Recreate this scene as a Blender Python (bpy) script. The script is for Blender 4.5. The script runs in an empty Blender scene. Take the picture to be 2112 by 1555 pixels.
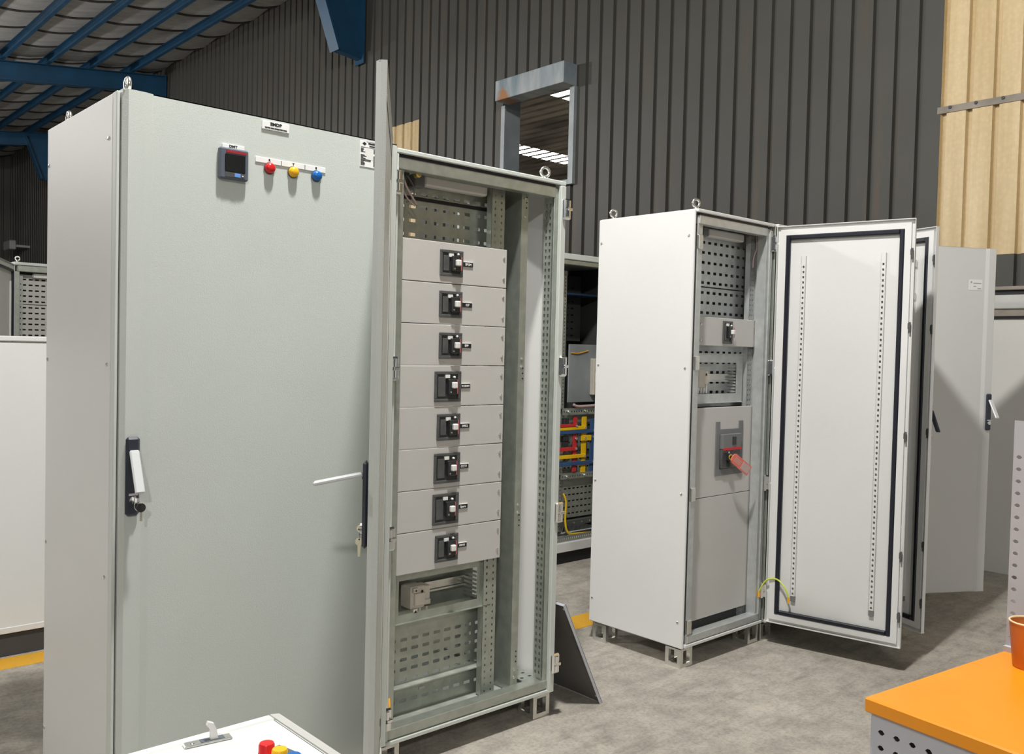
import bpy, bmesh, math, random
from mathutils import Vector, Matrix
random.seed(11)
S = bpy.context.scene
COL = S.collection
PI = math.pi

# ------------------------------------------------------------------ camera
FPX, YAW, PITCH, ROLL = 1856.4, 0.7359, -0.0305, 0.0241
CAM = Vector((-0.8238, -2.4793, 1.4452))
fwd = Vector((math.sin(YAW)*math.cos(PITCH), math.cos(YAW)*math.cos(PITCH), math.sin(PITCH)))
rt0 = Vector((math.cos(YAW), -math.sin(YAW), 0))
up0 = rt0.cross(fwd)
RT = math.cos(ROLL)*rt0 + math.sin(ROLL)*up0
UP = -math.sin(ROLL)*rt0 + math.cos(ROLL)*up0
cd = bpy.data.cameras.new('camera')
cd.sensor_fit = 'HORIZONTAL'; cd.sensor_width = 36.0
cd.lens = FPX*36.0/2112.0
cd.clip_start = 0.05; cd.clip_end = 200
cam = bpy.data.objects.new('camera', cd); COL.objects.link(cam)
M = Matrix.Identity(4)
for i in range(3):
    M[i][0] = RT[i]; M[i][1] = UP[i]; M[i][2] = -fwd[i]; M[i][3] = CAM[i]
cam.matrix_world = M
S.camera = cam

# ------------------------------------------------------------------ world, exposure
S.view_settings.view_transform = 'Standard'
S.view_settings.look = 'None'
S.view_settings.gamma = 1.0
S.view_settings.exposure = -0.14
S.view_settings.use_curve_mapping = False
wd = bpy.data.worlds.new('hall_air'); S.world = wd
wd.use_nodes = True
bg = wd.node_tree.nodes['Background']
bg.inputs[0].default_value = (0.92, 0.96, 1.0, 1); bg.inputs[1].default_value = 0.11
LAMPS = [(0.45, -1.0, 5.26, 980), (-4.2, 5.2, 4.8, 760), (-3.9, -6.5, 4.6, 620), (0.6, 9.0, 4.8, 400), (0.6, 15.5, 4.8, 400), (-4.2, 12.0, 4.8, 350)]  # second and third are unseen fill lamps, added to brighten cabinet sides and fronts

# ------------------------------------------------------------------ mesh helper
class MB:
    def __init__(s): s.v = []; s.f = []
    def quad(s, a, b, c, d):
        n = len(s.v); s.v += [tuple(a), tuple(b), tuple(c), tuple(d)]; s.f.append((n, n+1, n+2, n+3)); return s
    def box(s, x0, x1, y0, y1, z0, z1):
        x0, x1 = min(x0, x1), max(x0, x1); y0, y1 = min(y0, y1), max(y0, y1); z0, z1 = min(z0, z1), max(z0, z1)
        n = len(s.v)
        s.v += [(x0,y0,z0),(x1,y0,z0),(x1,y1,z0),(x0,y1,z0),(x0,y0,z1),(x1,y0,z1),(x1,y1,z1),(x0,y1,z1)]
        s.f += [tuple(n+i for i in q) for q in ((3,2,1,0),(4,5,6,7),(0,1,5,4),(1,2,6,5),(2,3,7,6),(3,0,4,7))]
        return s
    def cbox(s, x0, x1, y0, y1, z0, z1, b=0.003):
        x0, x1 = min(x0, x1), max(x0, x1); y0, y1 = min(y0, y1), max(y0, y1); z0, z1 = min(z0, z1), max(z0, z1)
        b = min(b, (x1-x0)*.45, (y1-y0)*.45, (z1-z0)*.45)
        lo = (x0, y0, z0); hi = (x1, y1, z1)
        idx = {}
        for c in ((i, j, k) for i in (0, 1) for j in (0, 1) for k in (0, 1)):
            for ax in range(3):
                p = []
                for d in range(3):
                    e = (lo, hi)[c[d]][d]
                    if d != ax: e += b if c[d] == 0 else -b
                    p.append(e)
                idx[(c, ax)] = len(s.v); s.v.append(tuple(p))
        def out(fc):
            # orient outward from box centre
            cx = Vector(((x0+x1)/2, (y0+y1)/2, (z0+z1)/2))
            a, b_, c_ = (Vector(s.v[i]) for i in fc[:3])
            nrm = (b_-a).cross(c_-a); m = sum((Vector(s.v[i]) for i in fc), Vector())/len(fc)
            s.f.append(tuple(fc) if nrm.dot(m-cx) >= 0 else tuple(reversed(fc)))
        for ax in range(3):
            o = [d for d in range(3) if d != ax]
            for sd in (0, 1):
                fc = []
                for a, b_ in ((0,0),(1,0),(1,1),(0,1)):
                    c = [0, 0, 0]; c[ax] = sd; c[o[0]] = a; c[o[1]] = b_
                    fc.append(idx[(tuple(c), ax)])
                out(fc)
            for a in (0, 1):
                for b_ in (0, 1):
                    c = [0, 0, 0]; c[o[0]] = a; c[o[1]] = b_
                    c0 = list(c); c1 = list(c); c0[ax] = 0; c1[ax] = 1
                    out([idx[(tuple(c0), o[0])], idx[(tuple(c1), o[0])], idx[(tuple(c1), o[1])], idx[(tuple(c0), o[1])]])
        for c in ((i, j, k) for i in (0, 1) for j in (0, 1) for k in (0, 1)):
            out([idx[(c, 0)], idx[(c, 1)], idx[(c, 2)]])
        return s
    def prism(s, poly, axis, a, b):
        n = len(s.v); k = len(poly)
        def mk(p, q, t):
            return {'z': (p, q, t), 'x': (t, p, q), 'y': (p, t, q)}[axis]
        for t in (a, b):
            for p, q in poly: s.v.append(mk(p, q, t))
        area = sum(poly[i][0]*poly[(i+1) % k][1]-poly[(i+1) % k][0]*poly[i][1] for i in range(k))
        flip = (area < 0) ^ (b < a) ^ (axis == 'y')
        F = [tuple(n+i for i in reversed(range(k))), tuple(n+k+i for i in range(k))]
        for i in range(k):
            j = (i+1) % k; F.append((n+i, n+j, n+k+j, n+k+i))
        s.f += [tuple(reversed(f)) for f in F] if flip else F
        return s
    def ring(s, c, axis, r, n=16, ph=0.0):
        u, w = basis(axis)
        return [tuple(Vector(c)+r*(math.cos(2*PI*i/n+ph)*u+math.sin(2*PI*i/n+ph)*w)) for i in range(n)]
    def lathe(s, c, axis, prof, n=16, ph=0.0):
        """prof: list of (radius, height along axis)"""
        ax = Vector(axis).normalized(); base = len(s.v)
        for r, h in prof: s.v += s.ring(Vector(c)+ax*h, axis, max(r, 1e-5), n, ph)
        for k in range(len(prof)-1):
            for i in range(n):
                j = (i+1) % n
                s.f.append((base+k*n+i, base+k*n+j, base+(k+1)*n+j, base+(k+1)*n+i))
        s.f.append(tuple(base+i for i in reversed(range(n))))
        s.f.append(tuple(base+(len(prof)-1)*n+i for i in range(n)))
        return s
    def cyl(s, c, axis, r, h, n=14, r2=None):
        return s.lathe(c, axis, [(r, 0), (r if r2 is None else r2, h)], n)
    def tube(s, pts, r, n=8, sub=6):
        P = [Vector(p) for p in pts]
        if sub > 1 and len(P) > 2:
            Q = []
            for i in range(len(P)-1):
                p0 = P[max(i-1, 0)]; p1 = P[i]; p2 = P[i+1]; p3 = P[min(i+2, len(P)-1)]
                for k in range(sub):
                    t = k/sub
                    Q.append(.5*((2*p1)+(p2-p0)*t+(2*p0-5*p1+4*p2-p3)*t*t+(3*p1-p0-3*p2+p3)*t**3))
            Q.append(P[-1]); P = Q
        base = len(s.v); u = None
        for i, p in enumerate(P):
            t = (P[min(i+1, len(P)-1)]-P[max(i-1, 0)]).normalized()
            if u is None: u = basis(t)[0]
            u = (u-t*u.dot(t)).normalized(); w = t.cross(u)
            for k in range(n): s.v.append(tuple(p+r*(math.cos(2*PI*k/n)*u+math.sin(2*PI*k/n)*w)))
        for i in range(len(P)-1):
            for k in range(n):
                j = (k+1) % n
                s.f.append((base+i*n+k, base+i*n+j, base+(i+1)*n+j, base+(i+1)*n+k))
        s.f.append(tuple(base+k for k in reversed(range(n))))
        s.f.append(tuple(base+(len(P)-1)*n+k for k in range(n)))
        return s
    def torus(s, c, axis, R, r, n=24, m=10):
        u, w = basis(axis); a = Vector(axis).normalized(); base = len(s.v)
        for i in range(n):
            t = 2*PI*i/n; d = math.cos(t)*u+math.sin(t)*w
            for k in range(m):
                q = 2*PI*k/m; s.v.append(tuple(Vector(c)+d*(R+r*math.cos(q))+a*r*math.sin(q)))
        for i in range(n):
            for k in range(m):
                i2 = (i+1) % n; k2 = (k+1) % m
                s.f.append((base+i*m+k, base+i2*m+k, base+i2*m+k2, base+i*m+k2))
        return s
    def perf(s, o, u, v, W, H, xs, zs, hw, hh, t, ch=0.35):
        """plate W x H at corner o along u, v; thickness t opposite to u x v; holes centred at xs x zs"""
        o = Vector(o); u = Vector(u); v = Vector(v); nn = u.cross(v)
        xb = [0]+[(xs[i]+xs[i+1])/2 for i in range(len(xs)-1)]+[W]
        zb = [0]+[(zs[i]+zs[i+1])/2 for i in range(len(zs)-1)]+[H]
        c = ch*min(hw, hh)
        for i, cx in enumerate(xs):
            for j, cz in enumerate(zs):
                O = [(xb[i], zb[j]), (xb[i+1], zb[j]), (xb[i+1], zb[j+1]), (xb[i], zb[j+1])]
                I = [(cx-hw+c, cz-hh), (cx+hw-c, cz-hh), (cx+hw, cz-hh+c), (cx+hw, cz+hh-c),
                     (cx+hw-c, cz+hh), (cx-hw+c, cz+hh), (cx-hw, cz+hh-c), (cx-hw, cz-hh+c)]
                n = len(s.v)
                for d in (0, t):
                    for p in O+I: s.v.append(tuple(o+u*p[0]+v*p[1]-nn*d))
                fr = [(0,1,5,4),(1,6,5),(1,2,7,6),(2,8,7),(2,3,9,8),(3,10,9),(3,0,11,10),(0,4,11)]
                s.f += [tuple(n+q for q in f) for f in fr]
                s.f += [tuple(n+12+q for q in reversed(f)) for f in fr]
                for k in range(8):
                    k2 = (k+1) % 8
                    s.f.append((n+4+k, n+4+k2, n+16+k2, n+16+k))
        return s
    def mesh(s, name, mat, smooth=False):
        me = bpy.data.meshes.new(name)
        me.from_pydata(s.v, [], s.f); me.update()
        if mat: me.materials.append(MAT[mat])
        if smooth:
            for p in me.polygons: p.use_smooth = True
        return me
    def build(s, name, mat, parent=None, loc=None, rz=0.0, smooth=False):
        o = bpy.data.objects.new(name, s.mesh(name, mat, smooth))
        COL.objects.link(o)
        if parent: o.parent = parent
        if loc is not None: o.location = loc
        if rz: o.rotation_euler = (0, 0, rz)
        return o

def basis(axis):
    a = Vector(axis).normalized()
    h = Vector((0, 0, 1)) if abs(a.z) < .9 else Vector((1, 0, 0))
    u = h.cross(a).normalized(); return u, a.cross(u)

def smooth_by_angle(o, deg=40):
    me = o.data
    for p in me.polygons: p.use_smooth = True
    bm = bmesh.new(); bm.from_mesh(me)
    bmesh.ops.remove_doubles(bm, verts=bm.verts, dist=1e-6)
    for e in bm.edges:
        if len(e.link_faces) == 2 and e.calc_face_angle(0) > math.radians(deg): e.smooth = False
    bm.to_mesh(me); bm.free()
    return o

def tag(o, label=None, cat=None, group=None, kind=None):
    if label: o['label'] = label
    if cat: o['category'] = cat
    if group: o['group'] = group
    if kind: o['kind'] = kind
    return o
def thing(name, label, cat, loc=(0,0,0), rz=0.0, group=None, kind=None):
    o = bpy.data.objects.new(name, None); COL.objects.link(o)
    o.empty_display_size = .1
    o.location = loc; o.rotation_euler = (0, 0, rz)
    return tag(o, label, cat, group, kind)
def dup(o, parent, loc=None, name=None):
    c = o.copy(); COL.objects.link(c); c.parent = parent
    if loc is not None: c.location = loc
    for ch in list(o.children):
        dup(ch, c)
    return c
def inst(me, name, parent, loc=(0,0,0), rot=(0,0,0)):
    o = bpy.data.objects.new(name, me); COL.objects.link(o); o.parent = parent
    o.location = loc; o.rotation_euler = rot
    return o
def text(name, body, size, mat, parent, loc, rot=(PI/2,0,0), ex=0.0004, bold=0.0, align='CENTER', sx=1.0):
    cu = bpy.data.curves.new(name, 'FONT'); cu.body = body; cu.size = size; cu.extrude = ex; cu.offset = bold
    cu.align_x = align; cu.align_y = 'CENTER'; cu.resolution_u = 2
    t = bpy.data.objects.new(name, cu); COL.objects.link(t)
    dg = bpy.context.evaluated_depsgraph_get(); dg.update()
    me = bpy.data.meshes.new_from_object(t.evaluated_get(dg))
    bpy.data.objects.remove(t); bpy.data.curves.remove(cu)
    me.materials.clear(); me.materials.append(MAT[mat]); me.name = name
    o = bpy.data.objects.new(name, me); COL.objects.link(o); o.parent = parent
    o.location = loc; o.rotation_euler = rot; o.scale = (sx, 1, 1)
    return o

# ------------------------------------------------------------------ materials
MAT = {}
def mat(name, col, rough=.5, metal=0.0, var=0.0, vscale=8.0, bump=0.0, bscale=60.0, col2=None, stretch=(1,1,1), emit=None, estr=0.0, spec=.5, trans=0.0):
    m = bpy.data.materials.new(name); m.use_nodes = True
    nt = m.node_tree; b = nt.nodes['Principled BSDF']
    b.inputs['Base Color'].default_value = (*col, 1); b.inputs['Roughness'].default_value = rough
    b.inputs['Metallic'].default_value = metal
    b.inputs['Specular IOR Level'].default_value = spec
    if trans: b.inputs['Transmission Weight'].default_value = trans
    if emit:
        b.inputs['Emission Color'].default_value = (*emit, 1); b.inputs['Emission Strength'].default_value = estr
    if var or bump:
        tc = nt.nodes.new('ShaderNodeTexCoord'); mp = nt.nodes.new('ShaderNodeMapping')
        mp.inputs['Scale'].default_value = stretch
        nt.links.new(tc.outputs['Object'], mp.inputs['Vector'])
    if var:
        n = nt.nodes.new('ShaderNodeTexNoise'); n.inputs['Scale'].default_value = vscale; n.inputs['Detail'].default_value = 5
        r = nt.nodes.new('ShaderNodeValToRGB')
        c2 = col2 or tuple(max(0, c*(1-var)) for c in col)
        r.color_ramp.elements[0].position = .36; r.color_ramp.elements[1].position = .64
        r.color_ramp.elements[0].color = (*c2, 1); r.color_ramp.elements[1].color = (*col, 1)
        nt.links.new(mp.outputs['Vector'], n.inputs['Vector'])
        nt.links.new(n.outputs['Fac'], r.inputs['Fac']); nt.links.new(r.outputs['Color'], b.inputs['Base Color'])
    if bump:
        n2 = nt.nodes.new('ShaderNodeTexNoise'); n2.inputs['Scale'].default_value = bscale; n2.inputs['Detail'].default_value = 3
        bp = nt.nodes.new('ShaderNodeBump'); bp.inputs['Strength'].default_value = bump; bp.inputs['Distance'].default_value = .002
        nt.links.new(mp.outputs['Vector'], n2.inputs['Vector'])
        nt.links.new(n2.outputs['Fac'], bp.inputs['Height']); nt.links.new(bp.outputs['Normal'], b.inputs['Normal'])
    MAT[name] = m; return m

mat('paint_grey', (.60, .63, .595), .42, var=.05, vscale=1.6, bump=.25, bscale=420)
mat('paint_pale', (.70, .70, .685), .40, var=.04, vscale=1.4, bump=.2, bscale=420)
mat('paint_inner', (.68, .70, .67), .42, var=.04, vscale=2, bump=.15, bscale=400)
mat('panel_beige', (.56, .545, .52), .45, var=.05, vscale=3, bump=.2, bscale=500)
mat('galvanised', (.46, .492, .44), .40, metal=.68, var=.16, vscale=26, bump=.12, bscale=120)
mat('galvanised_light', (.58, .60, .59), .40, metal=.5, var=.12, vscale=26, bump=.1, bscale=120)
mat('galvanised_dusty', (.50, .51, .46), .62, metal=.3, var=.35, vscale=14, col2=(.33, .35, .31))
mat('zinc', (.72, .72, .68), .25, metal=.9, var=.1, vscale=50)
mat('chrome', (.85, .85, .85), .12, metal=1.0)
mat('brass', (.75, .55, .2), .3, metal=.9)
mat('brass_pale', (.80, .74, .55), .35, metal=.6)
mat('gasket', (.008, .009, .018), .45)
mat('black', (.006, .006, .007), .5)
mat('plastic_dark', (.095, .098, .098), .4, var=.25, vscale=30)
mat('plastic_black', (.026, .028, .028), .3)
mat('plastic_mid', (.17, .175, .175), .4)
mat('plastic_slate', (.10, .115, .145), .4)
mat('handle_base', (.03, .035, .05), .35)
mat('handle_grey', (.62, .63, .64), .35)
mat('screen', (.004, .004, .005), .12)
mat('white_label', (.85, .85, .83), .5)
mat('white_plastic', (.78, .77, .74), .4)
mat('cream_plastic', (.62, .57, .49), .45, var=.08, vscale=20)
mat('ink', (.012, .012, .014), .6)
mat('ink_grey', (.35, .35, .36), .6)
mat('red', (.62, .012, .015), .3)
mat('red_dark', (.33, .02, .03), .45)
mat('red_strip', (.45, .10, .11), .45)
mat('yellow', (.85, .45, .01), .35)
mat('blue', (.005, .12, .42), .3)
mat('bus_red', (.62, .03, .035), .45)
mat('bus_yellow', (.90, .55, .0), .45)
mat('bus_blue', (.035, .095, .24), .5)
mat('wire_yellow', (.75, .50, .02), .45)
mat('wire_green', (.55, .62, .08), .45)
mat('wire_orange', (.85, .42, .03), .45)
mat('wire_pink', (.55, .40, .38), .5)
mat('tag_red', (.86, .20, .14), .3, var=.15, vscale=60)
mat('screen_blue', (.15, .32, .75), .3)
mat('sheet_dark', (.17, .165, .155), .5, var=.2, vscale=4, bump=.2, bscale=300)
mat('steel_blue', (.008, .058, .125), .45, var=.25, vscale=3)
mat('orange_top', (.80, .285, .010), .35, var=.10, vscale=5)
mat('bench_grey', (.50, .51, .55), .5, var=.06, vscale=5)
mat('cup_orange', (.62, .17, .025), .35, var=.1, vscale=30)
mat('cup_rim', (.85, .62, .36), .4)
mat('blue_plastic', (.06, .24, .66), .3, var=.5, vscale=14, col2=(.02, .06, .22))
mat('plinth', (.045, .047, .052), .5)
mat('masonry_white', (.66, .645, .61), .75, var=.06, vscale=1.5, bump=.3, bscale=30)
mat('ledge_grey', (.52, .52, .49), .6, var=.12, vscale=4)
mat('ledge_brown', (.30, .26, .22), .7, var=.3, vscale=5)
mat('flashing', (.34, .37, .385), .5, metal=.3, var=.2, vscale=4)
mat('roof_far', (.36, .33, .29), .6, metal=.1, var=.6, vscale=2.2, stretch=(1, .25, 1))
mat('wood', (.36, .24, .13), .7, var=.3, vscale=8, stretch=(1, 8, 8))
mat('lamp_housing', (.35, .36, .37), .4, metal=.5)
mat('lamp_glass', (.9, .9, .9), .4, emit=(1, .97, .92), estr=14)
mat('skylight', (.8, .85, .9), .5, emit=(1.0, .97, .90), estr=9.0)
mat('floodlight', (.30, .30, .29), .5)
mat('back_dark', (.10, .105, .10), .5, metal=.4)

def ramp(nt, src, stops):
    r = nt.nodes.new('ShaderNodeValToRGB'); e = r.color_ramp.elements
    e[0].position, e[0].color = stops[0][0], (*stops[0][1], 1)
    e[1].position, e[1].color = stops[-1][0], (*stops[-1][1], 1)
    for p, c in stops[1:-1]:
        k = e.new(p); k.color = (*c, 1)
    nt.links.new(src, r.inputs['Fac']); return r.outputs['Color']
def noise(nt, vec, scale, detail=5, rough=.55):
    n = nt.nodes.new('ShaderNodeTexNoise'); n.inputs['Scale'].default_value = scale
    n.inputs['Detail'].default_value = detail; n.inputs['Roughness'].default_value = rough
    nt.links.new(vec, n.inputs['Vector']); return n.outputs['Fac']
def mapping(nt, scale):
    tc = nt.nodes.new('ShaderNodeTexCoord'); mp = nt.nodes.new('ShaderNodeMapping'); mp.inputs['Scale'].default_value = scale
    nt.links.new(tc.outputs['Object'], mp.inputs['Vector']); return mp.outputs['Vector']
def mixc(nt, fac, a, b, mode='MIX'):
    m = nt.nodes.new('ShaderNodeMix'); m.data_type = 'RGBA'; m.blend_type = mode
    if isinstance(fac, float): m.inputs['Factor'].default_value = fac
    else: nt.links.new(fac, m.inputs['Factor'])
    for s_, i in ((a, 6), (b, 7)):
        if isinstance(s_, tuple): m.inputs[i].default_value = (*s_, 1)
        else: nt.links.new(s_, m.inputs[i])
    return m.outputs[2]

def concrete():
    m = mat('concrete', (.3, .28, .25), .75); nt = m.node_tree; b = nt.nodes['Principled BSDF']
    v = mapping(nt, (1, 1, 1))
    c1 = ramp(nt, noise(nt, v, 1.1, 6), [(.3, (.43, .392, .338)), (.7, (.54, .495, .43))])
    c2 = ramp(nt, noise(nt, v, 9, 8, .7), [(.35, (.68, .68, .68)), (.62, (1, 1, 1))])
    c3 = ramp(nt, noise(nt, v, 70, 4, .7), [(.36, (.72, .72, .72)), (.55, (1, 1, 1))])
    vs = mapping(nt, (1.2, 7, 1))
    c4 = ramp(nt, noise(nt, vs, 2.2, 6, .65), [(.30, (.70, .69, .68)), (.5, (1, 1, 1))])
    c = mixc(nt, 1.0, c1, c2, 'MULTIPLY'); c = mixc(nt, .8, c, c3, 'MULTIPLY'); c = mixc(nt, .8, c, c4, 'MULTIPLY')
    nt.links.new(c, b.inputs['Base Color'])
    bp = nt.nodes.new('ShaderNodeBump'); bp.inputs['Strength'].default_value = .25; bp.inputs['Distance'].default_value = .004
    nt.links.new(noise(nt, v, 45, 6, .7), bp.inputs['Height']); nt.links.new(bp.outputs['Normal'], b.inputs['Normal'])
concrete()
def cladding(name, base, rust, roughness=.5):
    m = mat(name, base, roughness); nt = m.node_tree; b = nt.nodes['Principled BSDF']
    v = mapping(nt, (1, 1, 1)); vs = mapping(nt, (3, 3, .22))
    c1 = ramp(nt, noise(nt, v, .8, 4), [(.35, tuple(c*.82 for c in base)), (.65, base)])
    f = ramp(nt, noise(nt, vs, 2.4, 7, .7), [(.56, (0, 0, 0)), (.74, (1, 1, 1))])
    c = mixc(nt, f, c1, rust)
    nt.links.new(c, b.inputs['Base Color'])
cladding('cladding_dark', (.056, .0545, .0465), (.080, .055, .034))
def frp():
    m = mat('frp_yellow', (.72, .55, .30), .35); nt = m.node_tree; b = nt.nodes['Principled BSDF']
    v = mapping(nt, (1, 1, 1)); vs = mapping(nt, (5, 5, .3))
    c1 = ramp(nt, noise(nt, vs, 1.6, 6, .6), [(.35, (.54, .395, .20)), (.62, (.67, .52, .30))])
    wv = nt.nodes.new('ShaderNodeTexVoronoi'); wv.inputs['Scale'].default_value = 34
    nt.links.new(v, wv.inputs['Vector'])
    c2 = ramp(nt, wv.outputs['Distance'], [(.0, (1, 1, 1)), (.75, (.80, .80, .80))])
    nt.links.new(mixc(nt, .5, c1, c2, 'MULTIPLY'), b.inputs['Base Color'])
frp()
def insulation():
    m = mat('insulation', (.30, .30, .29), .85); nt = m.node_tree; b = nt.nodes['Principled BSDF']
    v = mapping(nt, (1, 6, 1))
    c1 = ramp(nt, noise(nt, v, 1.0, 6, .6), [(.3, (.27, .27, .266)), (.7, (.43, .43, .425))])
    nt.links.new(c1, b.inputs['Base Color'])
    bp = nt.nodes.new('ShaderNodeBump'); bp.inputs['Strength'].default_value = .6; bp.inputs['Distance'].default_value = .03
    nt.links.new(noise(nt, mapping(nt, (1, 5, 1)), 3, 5), bp.inputs['Height']); nt.links.new(bp.outputs['Normal'], b.inputs['Normal'])
insulation()
def rusty_flashing():
    m = mat('flashing_rust', (.3, .33, .35), .5, metal=.2); nt = m.node_tree; b = nt.nodes['Principled BSDF']
    v = mapping(nt, (1, 1, 1))
    c1 = ramp(nt, noise(nt, mapping(nt, (1, 2.5, .6)), 2.2, 5), [(.36, (.16, .21, .24)), (.62, (.34, .36, .37))])
    # rust patch at the far lower end
    sx = nt.nodes.new('ShaderNodeSeparateXYZ'); tc = nt.nodes.new('ShaderNodeTexCoord'); nt.links.new(tc.outputs['Object'], sx.inputs[0])
    def math_(op, a, b_):
        n = nt.nodes.new('ShaderNodeMath'); n.operation = op
        for k, q in enumerate((a, b_)):
            if isinstance(q, (int, float)): n.inputs[k].default_value = q
            else: nt.links.new(q, n.inputs[k])
        return n.outputs[0]
    dy = math_('MULTIPLY', math_('ABSOLUTE', math_('SUBTRACT', sx.outputs[1], 4.90), 0), 6.0)
    dz = math_('MULTIPLY', math_('ABSOLUTE', math_('SUBTRACT', sx.outputs[2], 4.16), 0), 4.5)
    d = math_('ADD', math_('ADD', dy, dz), math_('MULTIPLY', math_('SUBTRACT', noise(nt, v, 12, 5, .7), .5), .9))
    f = ramp(nt, d, [(.35, (1, 1, 1)), (.75, (0, 0, 0))])
    nt.links.new(mixc(nt, f, c1, (.30, .13, .045)), b.inputs['Base Color'])
rusty_flashing()
def floor_paint():
    m = mat('floor_yellow', (.72, .38, .03), .6); nt = m.node_tree; b = nt.nodes['Principled BSDF']
    c = ramp(nt, noise(nt, mapping(nt, (1, 1, 1)), 18, 7, .75), [(.30, (.40, .30, .17)), (.42, (.72, .38, .03))])
    nt.links.new(c, b.inputs['Base Color'])
floor_paint()

# ------------------------------------------------------------------ hall shell
XW = 5.82                                   # inner face of the long cladded wall
Y0, Y1 = -7.0, 26.5
fl = MB().box(-12, XW+.02, Y0, Y1, -.15, 0).build('floor', 'concrete'); tag(fl, 'worn grey concrete hall floor', kind='structure')

wr = thing('wall_right', 'long corrugated wall with dark sheets, yellow translucent sheets and white base', None, kind='structure')
MB().box(XW-.06, XW+.14, Y0, Y1, 0, 1.735).build('base_wall', 'masonry_white', wr)
MB().box(XW-.075, XW+.02, Y0, Y1, 1.735, 1.752).build('ledge_strip', 'black', wr)
MB().box(XW-.07, XW+.14, Y0, Y1, 1.752, 1.80).build('ledge_strip', 'ledge_brown', wr)
MB().cbox(XW-.085, XW+.14, Y0, Y1, 1.80, 1.895, .006).build('ledge_strip', 'ledge_grey', wr)
MB().box(XW-.03, XW+.14, Y0, Y1, 1.895, 1.93).build('ledge_strip', 'black', wr)
MB().cbox(XW-.06, XW+.05, Y0, Y1, 1.93, 1.955, .004).build('ledge_strip', 'ledge_brown', wr)
PITCH_R = .17667
def sheet_mesh(name, cols, matn):
    """corrugated sheet: cols = list of z-intervals per rib pitch; local y from 0"""
    m = MB(); th = .004
    for c, ivs in enumerate(cols):
        y = c*PITCH_R
        prof = [(y, 0), (y+.133, 0), (y+.141, .032), (y+.1687, .032), (y+.17667, 0)]
        for z0, z1 in ivs:
            for (ya, xa), (yb, xb) in zip(prof[:-1], prof[1:]):
                n = len(m.v)
                m.v += [(xa, ya, z0), (xb, yb, z0), (xb, yb, z1), (xa, ya, z1), (xa+th, ya, z0), (xb+th, yb, z0), (xb+th, yb, z1), (xa+th, ya, z1)]
                m.f += [(n+3, n+2, n+1, n), (n+4, n+5, n+6, n+7), (n, n+1, n+5, n+4), (n+2, n+3, n+7, n+6)]
    return m.mesh(name, matn)
Z_TOP = 6.75
cache = {}
def sheet(y, cols, matn, off=0.0):
    key = (str(cols), matn)
    if key not in cache: cache[key] = sheet_mesh('cladding_sheet', cols, matn)
    inst(cache[key], 'cladding_sheet', wr, (XW+off, y, 0))
W_LO, W_HI = 3.20, 4.30
for k in range(-7, 26):
    y = .33+1.06*k
    if y+1.06 > Y1+.4: break
    off = .0015*(k % 2)
    if k < 0:
        sheet(y, [[(1.955, 2.18)]]*6, 'cladding_dark', off); sheet(y, [[(2.18, 5.2)]]*6, 'frp_yellow', off+.002); sheet(y, [[(5.2, Z_TOP)]]*6, 'cladding_dark', off)
    elif k == 6:
        sheet(y, [[(1.955, 2.3), (4.27, Z_TOP)]]*5+[[(1.955, Z_TOP)]], 'cladding_dark', off); sheet(y, [[(2.3, 4.27)]]*5, 'frp_yellow', off+.002)
    elif k in (19, 20):
        sheet(y, [[(1.955, 2.3)]]*6, 'cladding_dark', off); sheet(y, [[(2.3, 4.27)]]*6, 'frp_yellow', off+.002); sheet(y, [[(4.27, Z_TOP)]]*6, 'cladding_dark', off)
    elif k == 3:
        sheet(y, [[(1.955, Z_TOP)]]*3+[[(1.955, W_LO), (W_HI, Z_TOP)]]*3, 'cladding_dark', off)
    elif k == 4:
        sheet(y, [[(1.955, W_LO), (W_HI, Z_TOP)]]*3+[[(1.955, Z_TOP)]]*3, 'cladding_dark', off)
    else:
        sheet(y, [[(1.955, Z_TOP)]]*6, 'cladding_dark', off)
# sheeting rail behind the translucent sheets near the open doors, and its bolts
MB().box(XW-.004, XW-.001, Y0, .35, 3.215, 3.262).build('sheeting_rail', 'ledge_brown', wr)
for k in range(20):
    MB().cyl((XW-.004, .26-.17667*k, 3.25), (-1, 0, 0), .011, .01, 8).build('rail_bolt', 'plinth', wr)

# window opening with hood and frame
w1 = thing('window_1', 'small open window high in the dark corrugated wall with a rusty hood', None, (0, 0, 0), kind='structure')
MB().cbox(5.62, XW-.002, 3.977, 5.02, 4.14, 4.355, .004).build('hood', 'flashing_rust', w1)
MB().box(XW-.04, XW+.04, 3.975, 4.042, W_LO-.05, 4.138).build('jamb', 'flashing', w1)
MB().box(XW-.02, XW+.0, 5.06, 5.12, W_LO-.05, 4.138).box(XW+.0, XW+.25, 5.10, 5.11, W_LO-.05, 4.3).build('jamb', 'flashing', w1)
MB().box(XW-.04, XW+.04, 4.045, 5.06, W_LO-.05, W_LO).build('sill', 'flashing', w1)

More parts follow.
